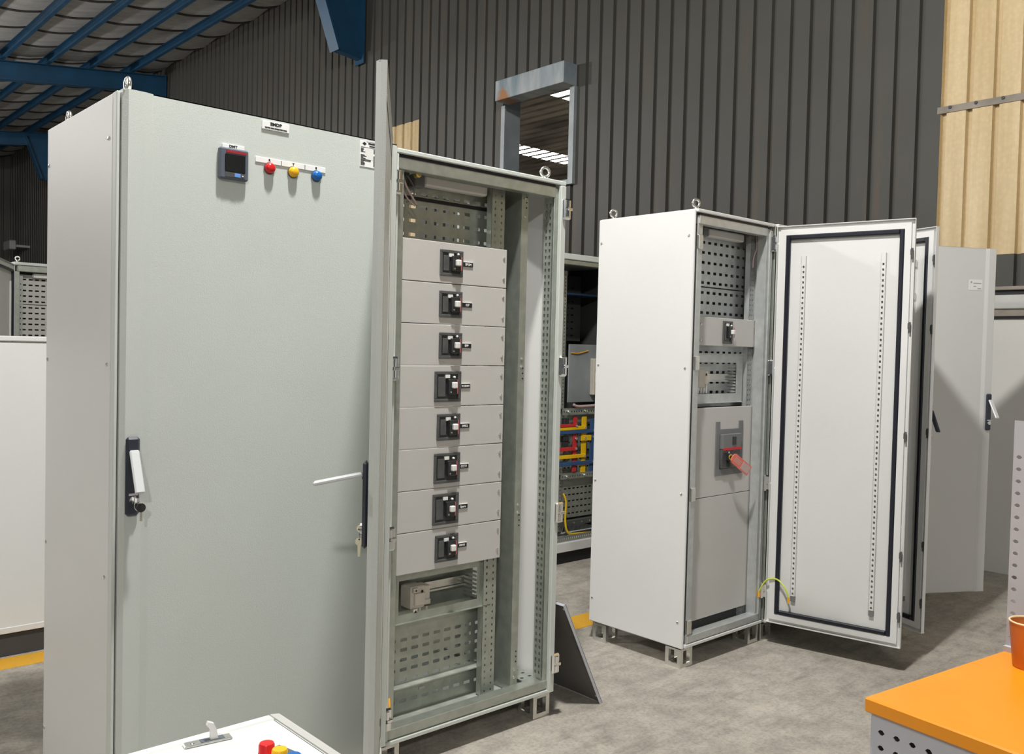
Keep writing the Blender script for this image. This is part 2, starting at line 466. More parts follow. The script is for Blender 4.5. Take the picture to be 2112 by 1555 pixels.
# neighbouring bay seen through the window
nb = thing('ceiling_neighbour', 'corrugated roof of the next bay with bright skylight strips seen through the window', None, kind='structure')
m = MB(); P = .4; x = 6.2
while x < 27:
    prof = [(x, 0), (x+.26, 0), (x+.29, .05), (x+.37, .05), (x+.4, 0)]
    for (xa, za), (xb, zb) in zip(prof[:-1], prof[1:]):
        for ya, yb in ((-4, 11.1), (13.0, 17.35), (18.3, 34)):
            m.quad((xa, ya, 7.5+za), (xa, yb, 7.5+za), (xb, yb, 7.5+zb), (xb, ya, 7.5+zb))
    x += P
m.build('roof_sheet', 'roof_far', nb)
x = 6.2; 
msk = {}
for ya, yb in ((11.1, 13.0), (17.35, 18.3)):
    me = MB().box(0, .26, ya, yb, 7.5, 7.52).mesh('skylight_strip', 'skylight')
    md = MB().box(.26, .4, ya, yb, 7.5, 7.55).mesh('roof_rib', 'roof_far')
    for i in range(52):
        inst(me, 'skylight_strip', nb, (6.2+.4*i, 0, 0)); inst(md, 'roof_rib', nb, (6.2+.4*i, 0, 0))
MB().box(26.9, 27, -4, 34, 0, 7.5).build('far_wall', 'roof_far', nb)
MB().box(XW+.3, 27, 33.9, 34, 0, 7.5).build('end_wall', 'roof_far', nb)
MB().box(XW+.3, 27, -4, 34, -.15, 0).build('far_floor', 'concrete', nb)

# gable wall far behind
wf = thing('wall_far', 'dark corrugated gable wall at the far end of the hall', None, kind='structure')
m = MB()
i = 0
while -12+.26*i < XW:
    x = -12+.26*i; prof = [(x, 0), (x+.195, 0), (x+.208, .034), (x+.247, .034), (x+.26, 0)]
    for (xa, a), (xb, b) in zip(prof[:-1], prof[1:]):
        m.quad((xa, Y1+a, 0), (xb, Y1+b, 0), (xb, Y1+b, Z_TOP), (xa, Y1+a, Z_TOP))
    i += 1
o = m.build('gable_sheeting', 'cladding_dark', wf)

# roof: insulation strips, purlins, rafters
SL = .122
def roof_z(x): return 6.62-SL*(XW-x)
PX = [5.15-.715*k for k in range(24)]
ce = thing('ceiling', 'sloping roof lined with sagging grey insulation strips', None, kind='structure')
MB().prism([(XW+.2, roof_z(XW+.2)+.2), (-12, roof_z(-12)+.2), (-12, roof_z(-12)+.24), (XW+.2, roof_z(XW+.2)+.24)], 'y', Y0, Y1+.1).build('roof_sheet', 'cladding_dark', ce)
def strip_mesh():
    m = MB(); xs = []; kn = [XW]+PX
    for a, b in zip(kn[:-1], kn[1:]):
        for i in range(6):
            t = i/6; xs.append((a+(b-a)*t, math.sin(PI*t)*(.075 if a == XW else .05)))
    W = .93
    vs = [(0, .045), (.08, .005), (.5, -.035), (.84, -.065), (.965, -.055), (.975, .05)]
    n0 = 0
    for x, sag in xs:
        for ty, dz in vs: m.v.append((x, ty*W, roof_z(x)+.085-sag*.8+dz))
    k = len(vs)
    for i in range(len(xs)-1):
        for j in range(k-1):
            m.f.append((i*k+j, i*k+j+1, (i+1)*k+j+1, (i+1)*k+j))
    return m.mesh('insulation_strip', 'insulation', smooth=True)
def seam_mesh():
    m = MB(); kn = [XW]+PX; P_ = []
    for a, b in zip(kn[:-1], kn[1:]):
        for i in range(6):
            t = i/6; x = a+(b-a)*t; P_.append((x, roof_z(x)+.085-.8*math.sin(PI*t)*(.075 if a == XW else .05)-.062))
    for (xa, za), (xb, zb) in zip(P_[:-1], P_[1:]):
        m.quad((xa, .885, za), (xb, .885, zb), (xb, .935, zb-.012), (xa, .935, za-.012))
        m.quad((xa, .935, za-.012), (xb, .935, zb-.012), (xb, .935, zb+.03), (xa, .935, za+.03))
    return m.mesh('seam', 'seam_dark')
mat('seam_dark', (.035, .034, .032), .9)
sm = strip_mesh(); se = seam_mesh(); y = Y0
i = 0
while y < Y1-.3:
    y = 15.12-.93*24+.93*i
    inst(sm, 'insulation_strip', ce, (0, y, 0)); inst(se, 'seam', ce, (0, y, 0)); i += 1

def purlin_mesh(x):
    z1 = roof_z(x)+.005
    return MB().box(x-.03, x+.03, Y0, Y1, z1-.006, z1).box(x-.03, x+.03, Y0, Y1, z1-.145, z1-.139).box(x+.024, x+.03, Y0, Y1, z1-.139, z1-.006).box(x-.03, x-.024, Y0, Y1, z1-.139, z1-.118)
ordn = ['nearest', 'second from', 'third from', 'fourth from', 'fifth from', 'sixth from', 'seventh from', 'eighth from', 'ninth from']
for k, x in enumerate(PX[:9]):
    tag(purlin_mesh(x).build('roof_purlin', 'steel_blue'), 'long blue steel purlin under the insulation, '+ordn[k]+' the corrugated wall', 'beam', 'blue roof purlins')
FR = [8.02, 14.9, 21.7, 1.2, -5.6]
RL = ['blue steel roof rafter with tapered haunch high beside the tall open door', 'blue steel rafter crossing under the roof just above the tall closed cabinet',
      'farthest blue steel rafter, above the dark gable', 'blue steel rafter overhead above the cabinets', 'blue steel rafter overhead behind the bench']
for yf, lb in zip(FR, RL):
    t = thing('roof_rafter', lb, 'beam', (0, yf, 0), group='blue roof rafters')
    xa, xb = 5.4, -11.5
    zt = lambda x: roof_z(x)-.14
    MB().prism([(XW-.03, zt(XW)), (xb, zt(xb)), (xb, zt(xb)-.3), (XW-.03, zt(XW)-.3)], 'y', -.006, .006).build('web', 'steel_blue', t)
    MB().prism([(XW-.03, zt(XW)), (xb, zt(xb)), (xb, zt(xb)-.012), (XW-.03, zt(XW)-.012)], 'y', -.09, .09).build('flange', 'steel_blue', t)
    MB().prism([(5.0, zt(5.0)-.3), (xb, zt(xb)-.3), (xb, zt(xb)-.314), (5.0, zt(5.0)-.314)], 'y', -.09, .09).build('flange', 'steel_blue', t)
    MB().prism([(XW-.03, 6.3), (5.06, 6.3), (5.42, 5.34), (XW-.03, 5.30)], 'y', -.010, .010).build('haunch_web', 'steel_blue', t)
    MB().prism([(5.035, 6.3), (5.06, 6.3), (5.42, 5.34), (5.395, 5.31)], 'y', -.11, .11).build('haunch_flange', 'steel_blue', t)
    MB().box(XW-.045, XW-.03, -.11, .11, 5.22, 6.5).build('end_plate', 'steel_blue', t)
    MB().prism([(5.40, 5.33), (XW-.03, 5.29), (XW-.03, 5.275), (5.40, 5.315)], 'y', -.05, .05).build('stiffener', 'steel_blue', t)

# floodlight on the far part of the wall
t = thing('floodlight', 'small grey floodlight mounted high on the far dark wall', 'lamp', (5.50, 24.7, 3.80))
MB().cbox(-.16, .0, -.34, .34, .0, .24, .02).build('lamp_head', 'floodlight', t)
MB().box(-.02, .315, -.42, -.30, .06, .12).build('bracket', 'floodlight', t)

# painted floor lines
tag(MB().box(-3.0, 2.2, 1.855, 2.005, 0, .002).build('floor_line', 'floor_yellow'), 'yellow painted floor line in front of the low white cabinet', 'floor marking', 'yellow floor lines')
tag(MB().box(2.3, 5.6, .71, .88, 0, .002).build('floor_line', 'floor_yellow'), 'yellow painted floor line running behind the open white cabinet', 'floor marking', 'yellow floor lines')

# lamps under the roof outside the view; two are fill lamps, added for light
for i, (x, y, z, pw) in enumerate(LAMPS):
    lb = ['bell shaped hall lamp hanging above the grey cabinets', 'added bell shaped fill lamp, unseen, left of the grey cabinets', 'added bell shaped fill lamp, unseen, over the near end of the hall', 'bell shaped hall lamp hanging behind the grey cabinets',
          'bell shaped hall lamp hanging far down the hall', 'bell shaped hall lamp hanging over the far left aisle'][i]
    t = thing('unseen_lamp', lb, 'lamp', (x, y, z), group='hall lamps')
    s = MB().lathe((0, 0, 0), (0, 0, 1), [(.235, -.02), (.20, .10), (.10, .20), (.07, .22), (.07, .34)], 24); s.f = [f for f in s.f if len(f) < 10]
    s.build('reflector', 'lamp_housing', t, smooth=True)
    MB().cyl((0, 0, .03), (0, 0, 1), .16, .01, 24).build('lamp_lens', 'lamp_glass', t)
    MB().cyl((0, 0, .30), (0, 0, 1), .008, max(.1, roof_z(x)-z-.42), 8).build('hanger', 'lamp_housing', t)
    ld = bpy.data.lights.new('unseen_lamp_light', 'POINT'); ld.shadow_soft_size = .13; ld.energy = pw; ld.color = (1.0, .985, .95)
    lo = bpy.data.objects.new('unseen_lamp_light', ld); COL.objects.link(lo); lo.parent = t; lo.location = (0, 0, -.16)

# ------------------------------------------------------------------ switchgear kit
def foot_mesh():
    m = MB(); w = .088; h = .098; e = .019; t = .010
    for a, b in ((0, 0), (w-e, 0), (0, w-e), (w-e, w-e)): m.box(a, a+e, b, b+e, 0, h)
    for z in (0, h-e):
        m.box(e, w-e, 0, t, z, z+e).box(e, w-e, w-t, w, z, z+e).box(0, t, e, w-e, z, z+e).box(w-t, w, e, w-e, z, z+e)
    m.box(0, w, 0, w, h-t, h)
    return m.mesh('foot', 'zinc')
def eye_mesh(n, axis):
    m = MB().lathe((0, 0, 0), (0, 0, 1), [(.014, 0), (.014, .004), (.009, .009), (.008, .014)], 14)
    m.torus((0, 0, .031), axis, .0175, .0058)
    return m.mesh('eye_bolt', 'zinc', smooth=True)
FOOT = foot_mesh(); EYE_X = eye_mesh(0, (1, 0, 0)); EYE_Y = eye_mesh(1, (.35, 1, 0)); EYE_D = eye_mesh(2, (1, -.04, 0))
def screw_mesh():
    return MB().lathe((0, 0, 0), (0, -1, 0), [(.0055, 0), (.0052, .003), (.003, .0045)], 10).box(-.0035, .0035, -.0052, -.0046, -.0008, .0008).mesh('screw', 'zinc')
SCREW = screw_mesh()
def hinge_mesh():
    m = MB().cbox(-.020, .020, -.016, 0, -.040, .040, .006).cyl((-.004, -.018, -.030), (0, 0, 1), .008, .024, 10).cyl((-.004, -.018, .006), (0, 0, 1), .008, .026, 10)
    m.cbox(-.008, .016, -.026, -.014, -.006, .006, .002)
    return m.mesh('hinge', 'chrome')
HINGE = hinge_mesh()

def feet(t, W, D):
    for x in (.0, W-.085):
        for y in (.02, D-.105): inst(FOOT, 'foot', t, (x, y, 0))
def eyes(t, W, D, z, meshes):
    for (x, y), me in zip(((.035, .035), (W-.078, .035), (.035, D-.05), (W-.06, D-.05)), meshes):
        if me: inst(me, 'eye_bolt', t, (x, y, z))
def frame(t, W, D, z0, z1, lip='paint_grey', gm='galvanised'):
    """galvanised carcass with painted lips; front plane at y=0"""
    for x0 in (.016, W-.052):
        for y0 in (.006, D-.046):
            p = MB().cbox(x0, x0+.036, y0, y0+.006, z0+.015, z1-.03, .001)
            xi = x0+.034 if x0 < W/2 else x0
            p.box(xi, xi+.002, y0+.006, y0+.05, z0+.015, z1-.03)
            p.build('frame_post', gm, t)
    MB().cbox(.02, W-.05, .0, .040, z1-.066, z1-.027, .002).build('top_rail', gm, t)
    MB().box(.02, W-.05, .003, .010, z1-.0268, z1-.0165).build('top_gap_shade', 'gasket', t)  # dark strip added in the gap to stand in for its shade
    MB().cbox(.02, W-.05, D-.04, D, z1-.066, z1-.027, .002).build('top_rail', gm, t)
    MB().cbox(.02, W-.02, .0, .05, z0+.018, z0+.052, .002).build('bottom_rail', gm, t)
    MB().cbox(.02, W-.02, D-.05, D, z0+.018, z0+.052, .002).build('bottom_rail', gm, t)
    MB().cbox(.0, W, -.004, D, z0, z0+.014, .002).build('base_frame', lip, t)
    MB().cbox(.0, W, -.006, D, z1-.016, z1, .003).build('top_panel', lip, t)

def side_panel(t, x0, x1, D, z0, z1, m, screws=None, sx=-1):
    o = MB().cbox(x0, x1, .004, D, z0, z1-.004, .004).build('side_panel', m, t)
    if screws:
        sm_ = MB().lathe((0, 0, 0), (sx, 0, 0), [(.006, 0), (.0055, .003), (.003, .004)], 10).mesh('screw', 'zinc')
        for y, z in screws: inst(sm_, 'screw', o, (x0 if sx < 0 else x1, y, z))
    return o

def make_door(parent, W, H, hinge, ang, mir=False, z0=0.0, thick=.022, skin='paint_grey', inner=True, fold=True, name='door', inmat='paint_inner', gy=.002, flush=False):
    """door object with origin on the hinge axis; outer face at -y when closed; mir: spans -x"""
    sg = -1 if mir else 1
    T = thick
    d = MB()
    def bx(m, a, b, y0, y1, za, zb, c=0): 
        return m.cbox(sg*a, sg*b, y0, y1, za, zb, c) if c else m.box(sg*a, sg*b, y0, y1, za, zb)
    # outer skin as an extruded section with a folded band on the lock side
    if fold:
        sec = [(0, 0), (0, -T+.003), (.003, -T), (W-.078, -T), (W-.056, -T-.006), (W-.012, -T-.006), (W, -T+.006), (W, 0), (W-.002, 0), (W-.002, -T+.006), (W-.0125, -T-.004), (W-.056, -T-.004), (W-.078, -T+.002), (.002, -T+.002), (.002, 0)]
        d.prism([(sg*p, q) for p, q in sec], 'z', 0, H)
    else:
        bx(d, 0, W, -T, -T+.003, 0, H); bx(d, 0, .003, -T, 0, 0, H); bx(d, W-.003, W, -T, 0, 0, H)
    bx(d, .002, W-.002, -T+.0, 0, 0, .003); bx(d, .002, W-.002, -T+.0, 0, H-.003, H)
    do = d.build(name, skin, parent, (hinge[0], hinge[1], z0), ang)
    if inner:
        r = MB()
        FY = -.004 if flush else -T+.006
        bx(r, .003, W-.003, -T+.004, FY, .003, H-.003)
        # rim flange and gasket channel
        a0, a1 = (.002 if flush else .018), .046
        bx(r, a0, a1, -T+.006, -.003, a0, H-a0); bx(r, W-a1, W-a0, -T+.006, -.003, a0, H-a0)
        bx(r, a1, W-a1, -T+.006, -.003, a0, a1); bx(r, a1, W-a1, -T+.006, -.003, H-a1, H-a0)
        r.build('inner_frame', inmat, do)
        g = MB(); b0, b1 = .047, .067
        bx(g, b0, b1, -T+.006, gy, b0, H-b0, .004); bx(g, W-b1, W-b0, -T+.006, gy, b0, H-b0, .004)
        bx(g, b1, W-b1, -T+.006, gy-.0005, b0, b1, .004); bx(g, b1, W-b1, -T+.006, gy-.0005, H-b1, H-b0, .004)
        g.build('gasket', 'gasket', do)
        n = int((H-.30)/.0125)
        for xc in (.135, W-.135):
            zs1 = [.01+.0125*2*k for k in range(n//2)]
            p = MB()
            L = (H-.30)
            if mir: o_ = (-(xc-.011), -T+.018, .15); u_ = (-1, 0, 0)
            else: o_ = (xc+.011, -T+.018, .15); u_ = (-1, 0, 0)
            o_ = (o_[0], o_[1], .15)
            p.perf(o_, u_, (0, 0, 1), .022, L, [.011], [.012+.025*k for k in range(int((L-.02)/.025))], .0042, .0055, .0015)
            xx = o_[0]
            p.box(xx-.0015, xx, -T+.006, -T+.018, .15, .15+L).box(xx-.022, xx-.0205, -T+.006, -T+.018, .15, .15+L)
            p.build('stiffener', inmat, do)
            MB().box(xx-.022, xx, -T+.006, -T+.020, .125, .149).build('stiffener_end', 'plastic_mid', do)
        # latch points on the lock side
        for zz in (.12, .40, .95, 1.45, H-.18):
            q = MB(); bx(q, W-.016, W-.008, -.010, -.001, zz, zz+.045); bx(q, W-.020, W-.016, -.012, -.002, zz+.014, zz+.04)
            q.build('latch', 'plastic_dark', do)
    return do, sg

def add_handle(door, sg, x, z, T, open_deg, mat_lever='handle_grey', yo=-.006):
    """swing lever handle on the outer face (-y); x from hinge, z centre of plate; lever pivots at its top"""
    y0 = -T+yo
    h = MB().cbox(sg*(x-.018), sg*(x+.018), y0-.014, y0, z-.105, z+.105, .008)
    h.box(sg*(x-.012), sg*(x+.012), y0-.016, y0-.013, z+.062, z+.066)
    ho = h.build('handle', 'handle_base', door)
    lv = MB().cbox(-.0125, .0125, -.010, .0, -.118, .0, .003)
    lo = lv.build('lever', mat_lever, ho, (sg*x, y0-.014, z+.068)); lo.rotation_euler = (-math.radians(open_deg), 0, 0)
    MB().cyl((sg*x, y0-.014, z-.062), (0, -1, 0), .011, .006, 16).box(sg*x-.012, sg*x+.012, y0-.018, y0-.013, z-.050, z-.044).build('lock_cylinder', 'chrome', ho)
    return ho

def perf_plate(t, name, m, x0, x1, y, z0, z1, xs, zs, hw=.015, hh=.0062, th=.002):
    return MB().perf((x0, y, z0), (1, 0, 0), (0, 0, 1), x1-x0, z1-z0, [x-x0 for x in xs], [z-z0 for z in zs], hw, hh, th).build(name, m, t)
def rack_rail(t, x0, x1, y, z0, z1, cols=2, pitch=.025, name='rack_rail', m='galvanised', hx=.0036, hz=.0050):
    n = int((z1-z0-.01)/pitch); w = x1-x0
    xs = [w*(i+.5)/cols for i in range(cols)]
    q = MB().perf((x0, y, z0), (1, 0, 0), (0, 0, 1), w, z1-z0, xs, [.015+pitch*k for k in range(n)], hx, hz, .002)
    q.box(x0, x0+.002, y+.002, y+.03, z0, z1).box(x1-.002, x1, y+.002, y+.03, z0, z1)
    return q.build(name, m, t)

def breaker(t, cx, cz, w, h, y, lbl=None, lx=None, on=0.0):
    b = MB(); e = .010
    b.cbox(cx-w/2, cx+w/2, y-.007, y, cz+h/2-e, cz+h/2, .0015).cbox(cx-w/2, cx+w/2, y-.007, y, cz-h/2, cz-h/2+e, .0015)
    b.cbox(cx-w/2, cx-w/2+e, y-.007, y, cz-h/2+e, cz+h/2-e, .0015).cbox(cx+w/2-e*1.5, cx+w/2, y-.007, y, cz-h/2+e, cz+h/2-e, .0015)
    bo = b.build('circuit_breaker', 'plastic_dark', t)
    MB().box(cx-w/2+e, cx+w/2-e*1.5, y-.003, y-.0005, cz-h/2+e, cz+h/2-e).build('breaker_face', 'plastic_black', bo)
    MB().cbox(cx-w/2+e+.005, cx-.012, y-.006, y-.003, cz-h/2+e+.008, cz+h/2-e-.010, .001).build('cover_left', 'plastic_dark', bo)
    MB().cbox(cx-.004, cx+w/2-e*1.5-.004, y-.018, y-.003, cz-.028, cz+.026, .002).build('toggle_housing', 'plastic_black', bo)
    MB().cbox(cx+.005, cx+.025, y-.032, y-.017, cz-.010+on, cz+.012+on, .003).build('toggle', 'white_plastic', bo)
    MB().cbox(cx+.031, cx+.0355, y-.0195, y-.0175, cz-.026, cz+.024, .0008).build('red_strip', 'red_strip', bo)
    MB().box(cx-.014, cx+.006, y-.008, y-.003, cz+h/2-e-.014, cz+h/2-e-.002).build('data_label', 'white_label', bo)
    MB().lathe((cx+.027, y-.003, cz+.033), (0, -1, 0), [(.0045, 0), (.0042, .006), (.002, .008)], 10).build('test_button', 'white_label', bo)
    MB().cyl((cx+.003, y-.018, cz-.020), (0, -1, 0), .003, .002, 8).build('rating_dial', 'zinc', bo)
    return bo

def din_window(t, x0, x1, z0, z1, y, dx=.055, dz=.04, gm='galvanised'):
    """galvanised surround with a DIN rail and slotted side behind it"""
    f = MB().box(x0, x1, y, y+.002, z0, z0+dz).box(x0, x1, y, y+.002, z1-dz, z1).box(x0, x0+dx*.5, y, y+.002, z0+dz, z1-dz).box(x1-dx*.75, x1, y, y+.002, z0+dz, z1-dz)
    f.box(x0, x1, y-.012, y, z0-.002, z0).box(x0, x1, y-.012, y, z1, z1+.002)
    fo = f.build('rail_frame', gm, t)
    xi = x1-dx*.75
    n = int((z1-z0-2*dz)/.0155)
    s = MB()
    for k in range(n):
        zz = z0+dz+.0155*k; s.box(xi-.003, xi, y+.004, y+.075, zz+.004, zz+.0125)
    s.build('side_comb', gm, fo)
    return fo

# ================================================================== cabinet row in front
AD = .60; W1 = .870; X2 = .870; W2 = .808; ZB, ZT = .10, 2.10
SCR = [(.033, 1.98), (.033, 1.38), (.033, .806), (.033, .216), (AD-.02, 1.98), (AD-.02, 1.38), (AD-.02, .806), (AD-.02, .216)]

# ---- tall closed cabinet
cA = thing('switchgear_cabinet', 'tall closed pale grey cabinet with coloured indicator lamps and a meter on its door', 'cabinet', (0, 0, 0))
frame(cA, W1, AD, ZB, ZT)
side_panel(cA, -.012, 0.0, AD, ZB, ZT, 'paint_pale', SCR)
MB().cbox(-.012, -.0025, -.022, .006, ZB, ZT-.004, .002).build('side_rim', 'paint_grey', cA)
MB().box(W1-.008, W1-.004, .05, AD, ZB+.02, ZT-.03).build('partition', 'galvanised', cA)
MB().box(.01, W1-.01, AD-.004, AD, ZB+.02, ZT-.02).build('back_panel', 'paint_grey', cA)
feet(cA, W1, AD); eyes(cA, W1, AD, ZT, (EYE_D, None, EYE_D, None))
TD = .030
# door hinged on the right edge, lock side on the left
dA, sg = make_door(cA, .8655, 1.983, (.866, -.004), 0.0, mir=True, z0=.118, thick=TD, inner=False)
def ad(x): return x-.866           # cabinet x to door x
def az(z): return z-.118
add_handle(dA, -1, .866-.030, az(1.085), TD, 24)
# name plate
def plate(par, x0, x1, y0, y1, z0, z1, name, m='white_label'): return MB().cbox(x0, x1, y0, y1, z0, z1, .001).build(name, m, par)
YF = -TD
def door_part(name, m, mb): return mb.build(name, m, cA, (0, 0, 0))
YD = -.004-TD     # outer face in cabinet coordinates
p = plate(cA, .389, .476, YD-.004, YD, 2.067, 2.0915, 'name_plate')
text('lettering', 'EMDP', .0125, 'ink', p, (.4325, YD-.0042, 2.084), bold=.0006, sx=1.15)
text('lettering', 'ELECTRIC MAIN DISTRIBUTION PANEL', .0052, 'ink', p, (.4325, YD-.0042, 2.0725), bold=.0004, sx=.78)
# meter
mt = MB().cbox(.257, .343, YD-.018, YD, 1.905, 1.992, .004).build('power_meter', 'plastic_slate', cA)
MB().cbox(.272, .332, YD-.0205, YD-.017, 1.926, 1.974, .001).build('screen', 'screen', mt)
MB().box(.275, .334, YD-.0195, YD-.0175, 1.978, 1.985).build('brand_strip', 'red_dark', mt)
MB().cbox(.272, .332, YD-.0195, YD-.017, 1.910, 1.925, .001).build('key_strip', 'plastic_dark', mt)
MB().cbox(.300, .318, YD-.021, YD-.0175, 1.912, 1.9225, .001).build('button', 'screen_blue', mt)
MB().cyl((.324, YD-.0195, 1.917), (0, -1, 0), .002, .002, 8).build('led', 'white_label', mt)
p = plate(cA, .270, .336, YD-.004, YD, 1.9935, 2.005, 'meter_label')
text('lettering', 'DMT', .0105, 'ink', p, (.302, YD-.0042, 1.9993), bold=.0004, sx=1.1)
# lamp legend strip
p = plate(cA, .371, .600, YD-.003, YD, 1.969, 1.9855, 'lamp_legend')
for ch, x in (('R', .414), ('Y', .491), ('B', .567)): text('lettering', ch, .0095, 'ink', p, (x, YD-.0032, 1.9792), bold=.0005)
MB().box(.4515, .453, YD-.0036, YD-.003, 1.9705, 1.984).box(.5285, .530, YD-.0036, YD-.003, 1.9705, 1.984).build('divider_marks', 'ink', p)
for nm, mm, x in (('red', 'red', .414), ('yellow', 'yellow', .490), ('blue', 'blue', .568)):
    l = MB().lathe((x, YD, 1.956), (0, -1, 0), [(.0165, 0), (.0165, .003), (.0148, .005), (.0148, .012), (.0125, .0175), (.007, .020), (.001, .0208)], 24).build('indicator_lamp', mm, cA, smooth=True)
    smooth_by_angle(l, 50); tag(l, nm+' indicator lamp')
    MB().torus((x, YD-.003, 1.956), (0, 1, 0), .0160, .0018, 24, 8).build('lamp_collar', 'plastic_dark', l)
# rating plate
p = plate(cA, .722, .806, YD-.002, YD, 2.010, 2.0925, 'rating_plate')
k = MB(); yy0, yy1 = YD-.0027, YD-.002
k.prism([(.730, 2.083), (.7375, 2.0885), (.745, 2.083), (.7375, 2.0775)], 'y', yy0, yy1)
k.box(.752, .803, yy0, yy1, 2.0825, 2.0875).box(.756, .801, yy0, yy1, 2.0755, 2.079).box(.7245, .8045, yy0, yy1, 2.0715, 2.0725)
k.box(.745, .805, yy0, yy1, 2.0905, 2.0915)
rr = random.Random(4)
for i in range(16):
    z = 2.0675-.0034*i
    if i in (4, 5): continue
    L = rr.uniform(.008, .017)+(.022 if i in (10, 11) else 0)+(.008 if i in (7, 9) else 0)
    k.box(.7245, .7245+L, yy0, yy1, z-.0010, z+.0010)
    k.box(.772, .772+rr.uniform(.004, .016), yy0, yy1, z-.0012, z+.0012)
k.build('print', 'ink', p)
MB().box(.7405, .769, YD-.0024, YD-.002, 2.034, 2.0705).build('blank_field', 'white_plastic', p)

# ---- tall open cabinet with the breaker stack
cB = thing('switchgear_cabinet', 'tall open grey cabinet with a column of eight breaker panels', 'cabinet', (X2, 0, 0))
frame(cB, W2, AD, ZB, ZT)
side_panel(cB, W2-.004, W2+.008, AD, ZB, ZT, 'paint_pale')
feet(cB, W2, AD); eyes(cB, W2, AD, ZT, (None, EYE_Y, None, None))
lx = lambda x: x-X2
PX0, PX1 = lx(.933), lx(1.434)
YP = .058
LBL = ['SPGM', 'SLP', 'EPP', 'M SCE/HWT', 'SMK2', 'CCT1', 'Spare', 'MDP/TSF']
BR = [(1.168,1.747,.103,.092),(1.168,1.601,.103,.093),(1.171,1.454,.103,.092),(1.163,1.308,.119,.108),(1.170,1.163,.104,.094),(1.167,1.016,.117,.107),(1.165,.869,.117,.111),(1.173,.727,.104,.097)]
pmesh = MB().cbox(0, PX1-PX0, 0, .014, 0, .1428, .0015).mesh('breaker_panel', 'panel_beige')
for i in range(8):
    zb = 1.8195-.1457*(i+1)+.0015
    po = inst(pmesh, 'breaker_panel', cB, (PX0, YP, zb))
    for sx_ in (.016, PX1-PX0-.016):
        for sz in (.033, .110): inst(SCREW, 'screw', po, (sx_, 0, sz))
    bx_, bz, bw, bh = BR[i]
    breaker(cB, lx(bx_), bz, bw, bh, YP, on=(.0 if i != 3 else .004))
    q = MB().cbox(lx(1.222), lx(1.267), YP-.004, YP, bz-.007, bz+.0085, .001).build('breaker_label', 'ink', cB)
    MB().box(lx(1.222), lx(1.267), YP-.0045, YP, bz+.0085, bz+.0105).build('label_edge', 'white_label', q)
    text('lettering', LBL[i], .0115 if len(LBL[i]) < 6 else .0095, 'white_label', q, (lx(1.2445), YP-.0043, bz+.0004), bold=.0003, sx=1.0 if len(LBL[i]) < 6 else .72)
rack_rail(cB, lx(.922), lx(.957), .074, .13, 2.05, hx=.0028, hz=.004)
rack_rail(cB, lx(1.374), lx(1.437), .080, .13, 2.05, hx=.0032, hz=.0045)
# Z-shaped divider post
zb, zt = .13, 2.062
dpo = MB().box(lx(1.494), lx(1.528), .048, .050, zb, zt).box(lx(1.494), lx(1.496), .050, .16, zb, zt).box(lx(1.452), lx(1.494), .16, .162, zb, zt).box(lx(1.526), lx(1.528), .050, .066, zb, zt).box(lx(1.452), lx(1.454), .10, .16, zb, zt).build('divider_post', 'galvanised', cB)
for z in (2.02, 1.95, 1.41, 1.38, .85, .82, .21, .18): inst(SCREW, 'screw', dpo, (lx(1.511), .048, z))
hd = MB()
for z0 in (1.985, 1.335, .77, .24):
    for kk in range(3): hd.cyl((lx(1.519), .0481, z0+.02*kk), (0, -1, 0), .0035, .0004, 8)
hd.build('hole_marks', 'black', dpo)
xs = [lx(.955+.0497*i) for i in range(10)]
xe0, xe1 = lx(.930), lx(1.440)
perf_plate(cB, 'mounting_plate', 'galvanised', xe0, xe1, .14, 1.978, 2.050, xs, [1.990], )
MB().box(xe0, xe1, .135, .14, 1.966, 1.978).build('plate_gap', 'black', cB)
perf_plate(cB, 'mounting_plate', 'galvanised', xe0, xe1, .14, 1.60, 1.966, xs, [1.646+.0495*i for i in range(7)])
perf_plate(cB, 'mounting_plate', 'galvanised', xe0, xe1, .14, .236, .500, xs, [.249, .286, .322, .358, .394])
MB().box(xe0, xe1, .105, .141, .232, .236).build('plate_flange', 'galvanised_dusty', cB)
perf_plate(cB, 'mounting_plate', 'galvanised', xe0, xe1, .14, .125, .220, xs, [.172])
MB().box(lx(1.125), lx(1.152), .1375, .1385, .196, .206).build('maker_label', 'ledge_grey', cB)
# gear tray and earth rail at the base
MB().box(.03, lx(1.505), .05, .15, .120, .126).build('base_tray', 'galvanised_dusty', cB)
MB().box(.03, .05, .15, AD-.05, .120, .15).build('depth_rail', 'galvanised', cB); MB().box(lx(1.64), lx(1.66), .05, AD-.05, .12, .15).build('depth_rail', 'galvanised', cB)
q = MB().perf((lx(1.565), .05, .151), (1, 0, 0), (0, 1, 0), .085, .5, [.02, .062], [.03+.04*i for i in range(12)], .008, .006, .002)
q.build('base_rail', 'galvanised', cB)
q = MB().perf((lx(1.53), .055, .128), (0, 1, 0), (0, 0, 1), .5, .026, [.03+.03*i for i in range(16)], [.013], .006, .006, .002); q.build('base_rail', 'galvanised', cB)
